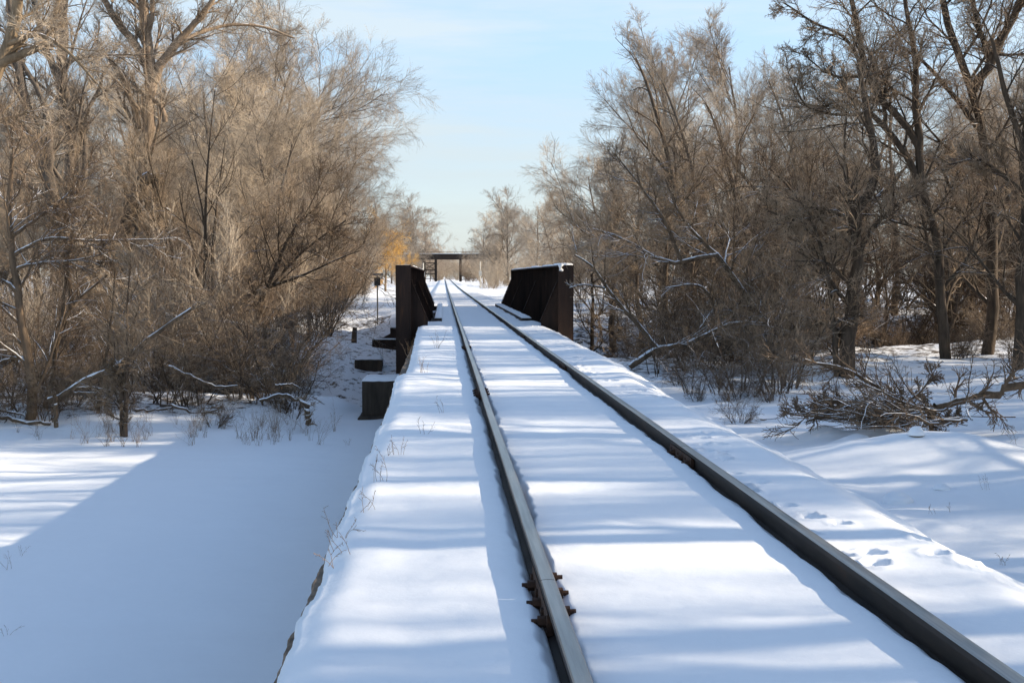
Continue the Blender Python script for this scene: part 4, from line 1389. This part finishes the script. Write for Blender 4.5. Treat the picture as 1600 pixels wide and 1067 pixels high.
logs('fallen_log', 'snow-covered fallen log slanting up to the right across the left bank', 'log',
     [([(78, 628), (100, 615), (140, 590), (190, 566), (225, 535), (262, 508), (300, 482)], 11, 5), ([(118, 606), (145, 605), (172, 610)], 4, 2), ([(115, 612), (130, 614), (160, 613)], 4, 2)], 33.0, M['log'], 401, M['twig_brown'], 0, SPARSE)
o = logs('snowy_stump', 'stump plastered with snow holding up the lower end of the slanting log', 'stump', [([(88, 665), (86, 640), (86, 618)], 7, 6)], 32.8, M['log'], 402)
logs('fallen_log', 'snowy thin log lying among dark brush in the middle of the left bank', 'log',
     [([(262, 572), (300, 588), (335, 603), (372, 603)], 6, 3), ([(268, 632), (305, 645), (340, 640)], 5, 3), ([(210, 640), (250, 640), (270, 636)], 4, 3)], 34.0, M['log'], 403, M['twig_brown'], 0, SPARSE)
logs('fallen_log', 'dark rotten log end with snowy top near the right end of the left bank', 'log',
     [([(405, 626), (435, 617), (460, 622), (482, 634)], 5, 7), ([(478, 632), (481, 645), (482, 662)], 8, 9), ([(430, 603), (455, 600), (470, 608)], 4, 2)], 33.2, M['log'], 404, M['twig_brown'], 0, SPARSE)
logs('fallen_log', 'low snow-capped log at the left border', 'log', [([(-20, 650), (10, 654), (45, 660), (80, 660)], 8, 5), ([(-10, 640), (30, 646), (38, 650)], 5, 3)], 33.0, M['log'], 405)

# brush pile by the right field
rr = np.random.default_rng(410)
c0 = atZ(1385, 682, -1.15)
bp = thing('brush_pile', 'pile of cut branches with dusting of snow beside the right edge of the track', 'brush pile', (c0[0], c0[1], g1(c0[0], c0[1])))
n = 85
ang = rr.normal(PI * 1.02, 0.6, n)
root_p = np.stack([rr.normal(0.45, 0.5, n), rr.normal(0.2, 0.45, n), np.abs(rr.normal(0.10, 0.12, n))], 1)
dd = np.stack([np.cos(ang), np.sin(ang) * 0.9, rr.normal(0.08, 0.14, n)], 1)
Pb, Rb = grow(root_p, unit(dd), rr.uniform(0.5, 1.6, n), 8, 0.17, -0.018, rr.uniform(0.008, 0.030, n), np.full(n, 0.005), rr)
Pb[:, :, 2] = np.maximum(Pb[:, :, 2], 0.03)
V, f = tubes(Pb, Rb, 6)
obj_np('branches', V, f, np.full(len(f), 4), M['log'], bp, None, True)
q1 = spawn(Pb, Rb, 7, 0.15, 1.0, 38, 14, 0.4, 4, 0.14, 0.0, rr, 0.004)
q2 = spawn(*q1, 5, 0.1, 1.0, 42, 14, 0.5, 2, 0.16, 0.0, rr, 0.0028)
for q in (q1, q2):
    q[0][:, :, 2] = np.maximum(q[0][:, :, 2], 0.01)
V, f = merge([tubes(*q1, 3), tubes(*q2, 3)])
obj_np('twigs', V, f, np.full(len(f), 4), M['twig_dark'], bp, None, False)
Yp = c0[1] + 0.3
logs('fallen_tree', 'fallen pale trunk with snow on top rising from the brush pile to the right border', 'fallen tree',
     [([(1462, 640), (1500, 626), (1545, 612), (1600, 596), (1660, 580)], 14, 20), ([(1462, 640), (1420, 632), (1380, 610), (1330, 580), (1300, 572), (1258, 562)], 10, 3), ([(1462, 640), (1420, 644), (1385, 652), (1340, 655), (1260, 648)], 12, 4), ([(1458, 642), (1455, 665), (1470, 690), (1482, 703)], 8, 3), ([(1450, 640), (1455, 675), (1478, 688)], 5, 3), ([(1470, 665), (1485, 652), (1500, 652)], 6, 4),
      ([(1400, 640), (1440, 610), (1462, 575)], 5, 2), ([(1330, 655), (1290, 640), (1235, 650)], 6, 2)],
     Yp, M['log'], 411, M['twig_dark'], 0, FINE[:3])

# snow-capped stones in the right field
for px, py, rx, ry, rz, lab in ((1403, 716, .16, .12, .11, 'small stone with round snow cap on the right field, nearest the brush pile'), (1432, 702, .10, .09, .10, 'little brown stone poking out of snow at the right end of the brush pile'),
                                (1472, 764, .10, .08, .06, 'small brown stone on top of the snowy mound in the right field')):
    p = atZ(px, py, -1.1)
    for _ in range(4):
        p = atZ(px, py, g1(p[0], p[1]))
    rt = thing('stone', lab, 'stone', (p[0], p[1], g1(p[0], p[1])))
    for nm, m_, sc, up in (('stone_body', M['rock'], 1.0, 0.0), ('snow_cap', M['snowcap'], 1.12, 0.55)):
        th, ph = np.meshgrid(np.linspace(0, PI * (1 if up == 0 else 0.52), 12), np.linspace(0, 2 * PI, 19)[:-1], indexing='ij')
        X = np.sin(th) * np.cos(ph) * rx * sc; Y = np.sin(th) * np.sin(ph) * ry * sc; Z = np.cos(th) * rz * sc
        k_ = 1 + 0.12 * fbm(X * 12 + 3, Y * 12 + Z * 9, 120)
        X, Y, Z = X * k_, Y * k_, Z * k_ + up * rz * 0.12
        V = np.stack([X, Y, Z], -1).reshape(-1, 3); ix = np.arange(len(V)).reshape(X.shape)
        f = np.stack([ix[:-1], ix[1:], np.roll(ix[1:], -1, 1), np.roll(ix[:-1], -1, 1)], -1).reshape(-1, 4)
        obj_np(nm, V, f, np.full(len(f), 4), m_, rt, None, True)


def weed(x, y, z, h, n, seed, label, group=None, lean=0.5, m='weed'):
    rr = np.random.default_rng(seed)
    a = rr.uniform(0, 2 * PI, n)
    base = np.stack([rr.normal(0, 0.03, n), rr.normal(0, 0.03, n), np.full(n, -0.02)], 1)
    d = unit(np.stack([np.cos(a) * lean * rr.uniform(.2, 1, n), np.sin(a) * lean * rr.uniform(.2, 1, n), np.ones(n)], 1))
    P, R = grow(base, d, h * rr.uniform(0.5, 1.1, n), 6, 0.12, -0.02, np.full(n, 0.0015 if h < 0.3 else 0.0026), np.full(n, 0.0009), rr)
    q = spawn(P, R, 4, 0.4, 1.0, 40, 12, 0.3, 3, 0.15, 0.0, rr, 0.0012)
    V, f = merge([tubes(P, R, 4), tubes(*q, 3)])
    o = obj_np('dry_weed', V, f, np.full(len(f), 4), M[m], None, None, False)
    o.location = (x, y, z)
    tag(o, label, 'weed', group)
    return o


W = [(531, 862, .18, 4, 'lying dry weed on the near left edge of the track bed, lowest in the picture'), (515, 885, .14, 3, 'small bent weed just left of the lowest weed on the track bed edge'), (545, 838, .2, 4, 'bent dry weed with seed heads above the lowest weed'), (590, 752, .24, 5, 'upright weed stalks half way along the left edge'),
     (603, 715, .14, 4, 'short brown weed above the upright stalks on the left edge'), (665, 684, .2, 3, 'single forked weed on the snow left of the rail'), (690, 645, .2, 3, 'thin V-shaped weed beside the left rail'), (620, 712, .16, 5, 'low spiky weed tuft on the left shoulder'),
     (660, 583, .3, 6, 'tall weeds on the left shoulder near the step in the edge'), (683, 545, .5, 7, 'tallest weed cluster on the left shoulder before the bridge'), (640, 560, .4, 8, 'brown weed tangle at the track bed edge beside the girder'), (572, 800, .16, 4, 'broken weed on the snow rim mid way along the left edge')]
for i, (px, py, h, n, lab) in enumerate(W):
    p = atZ(px, py, -0.09)
    weed(p[0], p[1], -0.075, h, n, 500 + i, lab, None, 0.9 if i in (0, 1, 2, 11) else 0.4)
for i, (px, py, h, lab) in enumerate(((12, 888, .3, 'lone dry weed on the shaded snow flat at the left border'), (8, 992, .2, 'small bent weed on the snow flat near the lower left corner'), (36, 866, .25, 'thin weed just inside the sunlit part of the snow flat at the left border'))):
    p = atZ(px, py, -2.62)
    weed(p[0], p[1], g1(p[0], p[1]), h, 3, 560 + i, lab, None, 0.6)
rw = np.random.default_rng(77)
wc = rw.uniform(-10, 540, 17)
for i in range(80):
    px = wc[int(rw.integers(17))] + rw.normal(0, 14); 
    y = 30.6 + rw.uniform(-0.3, 2.6) + 0.03 * (px - 100) / 60
    x = edge_x(px, y)
    weed(x, y, g1(x, y), rw.uniform(0.3, 0.95), int(rw.integers(4, 10)), 600 + i, 'dry weeds sticking out of the snow at the foot of the left bank', 'weeds along the foot of the left bank', 0.45)
for i in range(16):
    px = rw.uniform(1240, 1620); py = rw.uniform(640, 880)
    p = atZ(px, py, -1.25)
    if p[0] < 5.0: continue
    weed(p[0], p[1], g1(p[0], p[1]), rw.uniform(0.1, 0.3), int(rw.integers(2, 5)), 700 + i, 'small dry weed sprig on the snowy field right of the track', 'weed sprigs on the right field', 0.5)
for i, (px, py, h, lab) in enumerate(((1172, 700, .2, 'dry sprig standing at the right snow edge'), (1172, 905, .2, 'lone sprig'),)):
    break

# ------------------------------------------------------------------ light
w = bpy.data.worlds.new('World')
SC.world = w
w.use_nodes = True
nt = w.node_tree
bg = nt.nodes['Background']
sky = nt.nodes.new('ShaderNodeTexSky')
sky.sky_type = 'NISHITA'
sky.sun_disc = False
sky.sun_elevation = SUN_EL
sky.sun_rotation = SUN_AZ
sky.altitude = 200
sky.air_density = 1.0
sky.dust_density = 0.6
sky.ozone_density = 1.0
tc = nt.nodes.new('ShaderNodeTexCoord')
mp = nt.nodes.new('ShaderNodeMapping')
mp.inputs['Scale'].default_value = (1.0, 1.0, 8.0)
mp.inputs['Rotation'].default_value = (0.12, 0.05, 0.4)
nt.links.new(tc.outputs['Generated'], mp.inputs['Vector'])
cl = noise(nt, 2.6, 7, 0.6, mp.outputs['Vector'])
cr = nt.nodes.new('ShaderNodeMapRange')
cr.inputs['From Min'].default_value = 0.40; cr.inputs['From Max'].default_value = 0.62
cr.inputs['To Min'].default_value = 0.0; cr.inputs['To Max'].default_value = 1.0
nt.links.new(cl, cr.inputs['Value'])
sx = nt.nodes.new('ShaderNodeSeparateXYZ')
nt.links.new(tc.outputs['Generated'], sx.inputs[0])
el = nt.nodes.new('ShaderNodeMapRange')          # thin cirrus veil: seen edge-on near the horizon, thin overhead
el.inputs['From Min'].default_value = 0.14; el.inputs['From Max'].default_value = 0.55
el.inputs['To Min'].default_value = 0.92; el.inputs['To Max'].default_value = 0.05
nt.links.new(sx.outputs['Z'], el.inputs['Value'])
fac = math_(nt, 'MULTIPLY', math_(nt, 'ADD', math_(nt, 'MULTIPLY', cr.outputs['Result'], 0.16), 0.84), el.outputs['Result'])
tone = nt.nodes.new('ShaderNodeMapRange')
tone.inputs['From Min'].default_value = 0.02; tone.inputs['From Max'].default_value = 0.17
nt.links.new(sx.outputs['Z'], tone.inputs['Value'])
veil = mixc(nt, cr.outputs['Result'], (2.1, 2.98, 4.0), (2.95, 3.35, 3.6))
ccol = mixc(nt, tone.outputs['Result'], (2.55, 2.83, 2.93), veil)
cloud = mixc(nt, fac, sky.outputs['Color'], ccol)
nt.links.new(cloud, bg.inputs['Color'])
bg.inputs['Strength'].default_value = 0.15

sun = bpy.data.lights.new('sun', 'SUN')
sun.energy = 4.7
sun.angle = math.radians(0.53)
sun.color = (1.0, 0.85, 0.65)
so = bpy.data.objects.new('sun', sun)
COL.objects.link(so)
dirv = Vector((-math.sin(SUN_AZ) * math.cos(SUN_EL), -math.cos(SUN_AZ) * math.cos(SUN_EL), -math.sin(SUN_EL)))
so.rotation_euler = dirv.to_track_quat('-Z', 'Y').to_euler()
so.location = (40, 10, 30)

SC.view_settings.view_transform = 'Standard'
SC.view_settings.look = 'None'
SC.view_settings.gamma = 1.0
SC.view_settings.exposure = 0.8
SC.render.engine = 'CYCLES'
SC.cycles.use_denoising = True
SC.cycles.max_bounces = 6
SC.cycles.diffuse_bounces = 3
SC.cycles.glossy_bounces = 2
SC.cycles.use_adaptive_sampling = True
SC.cycles.adaptive_threshold = 0.02
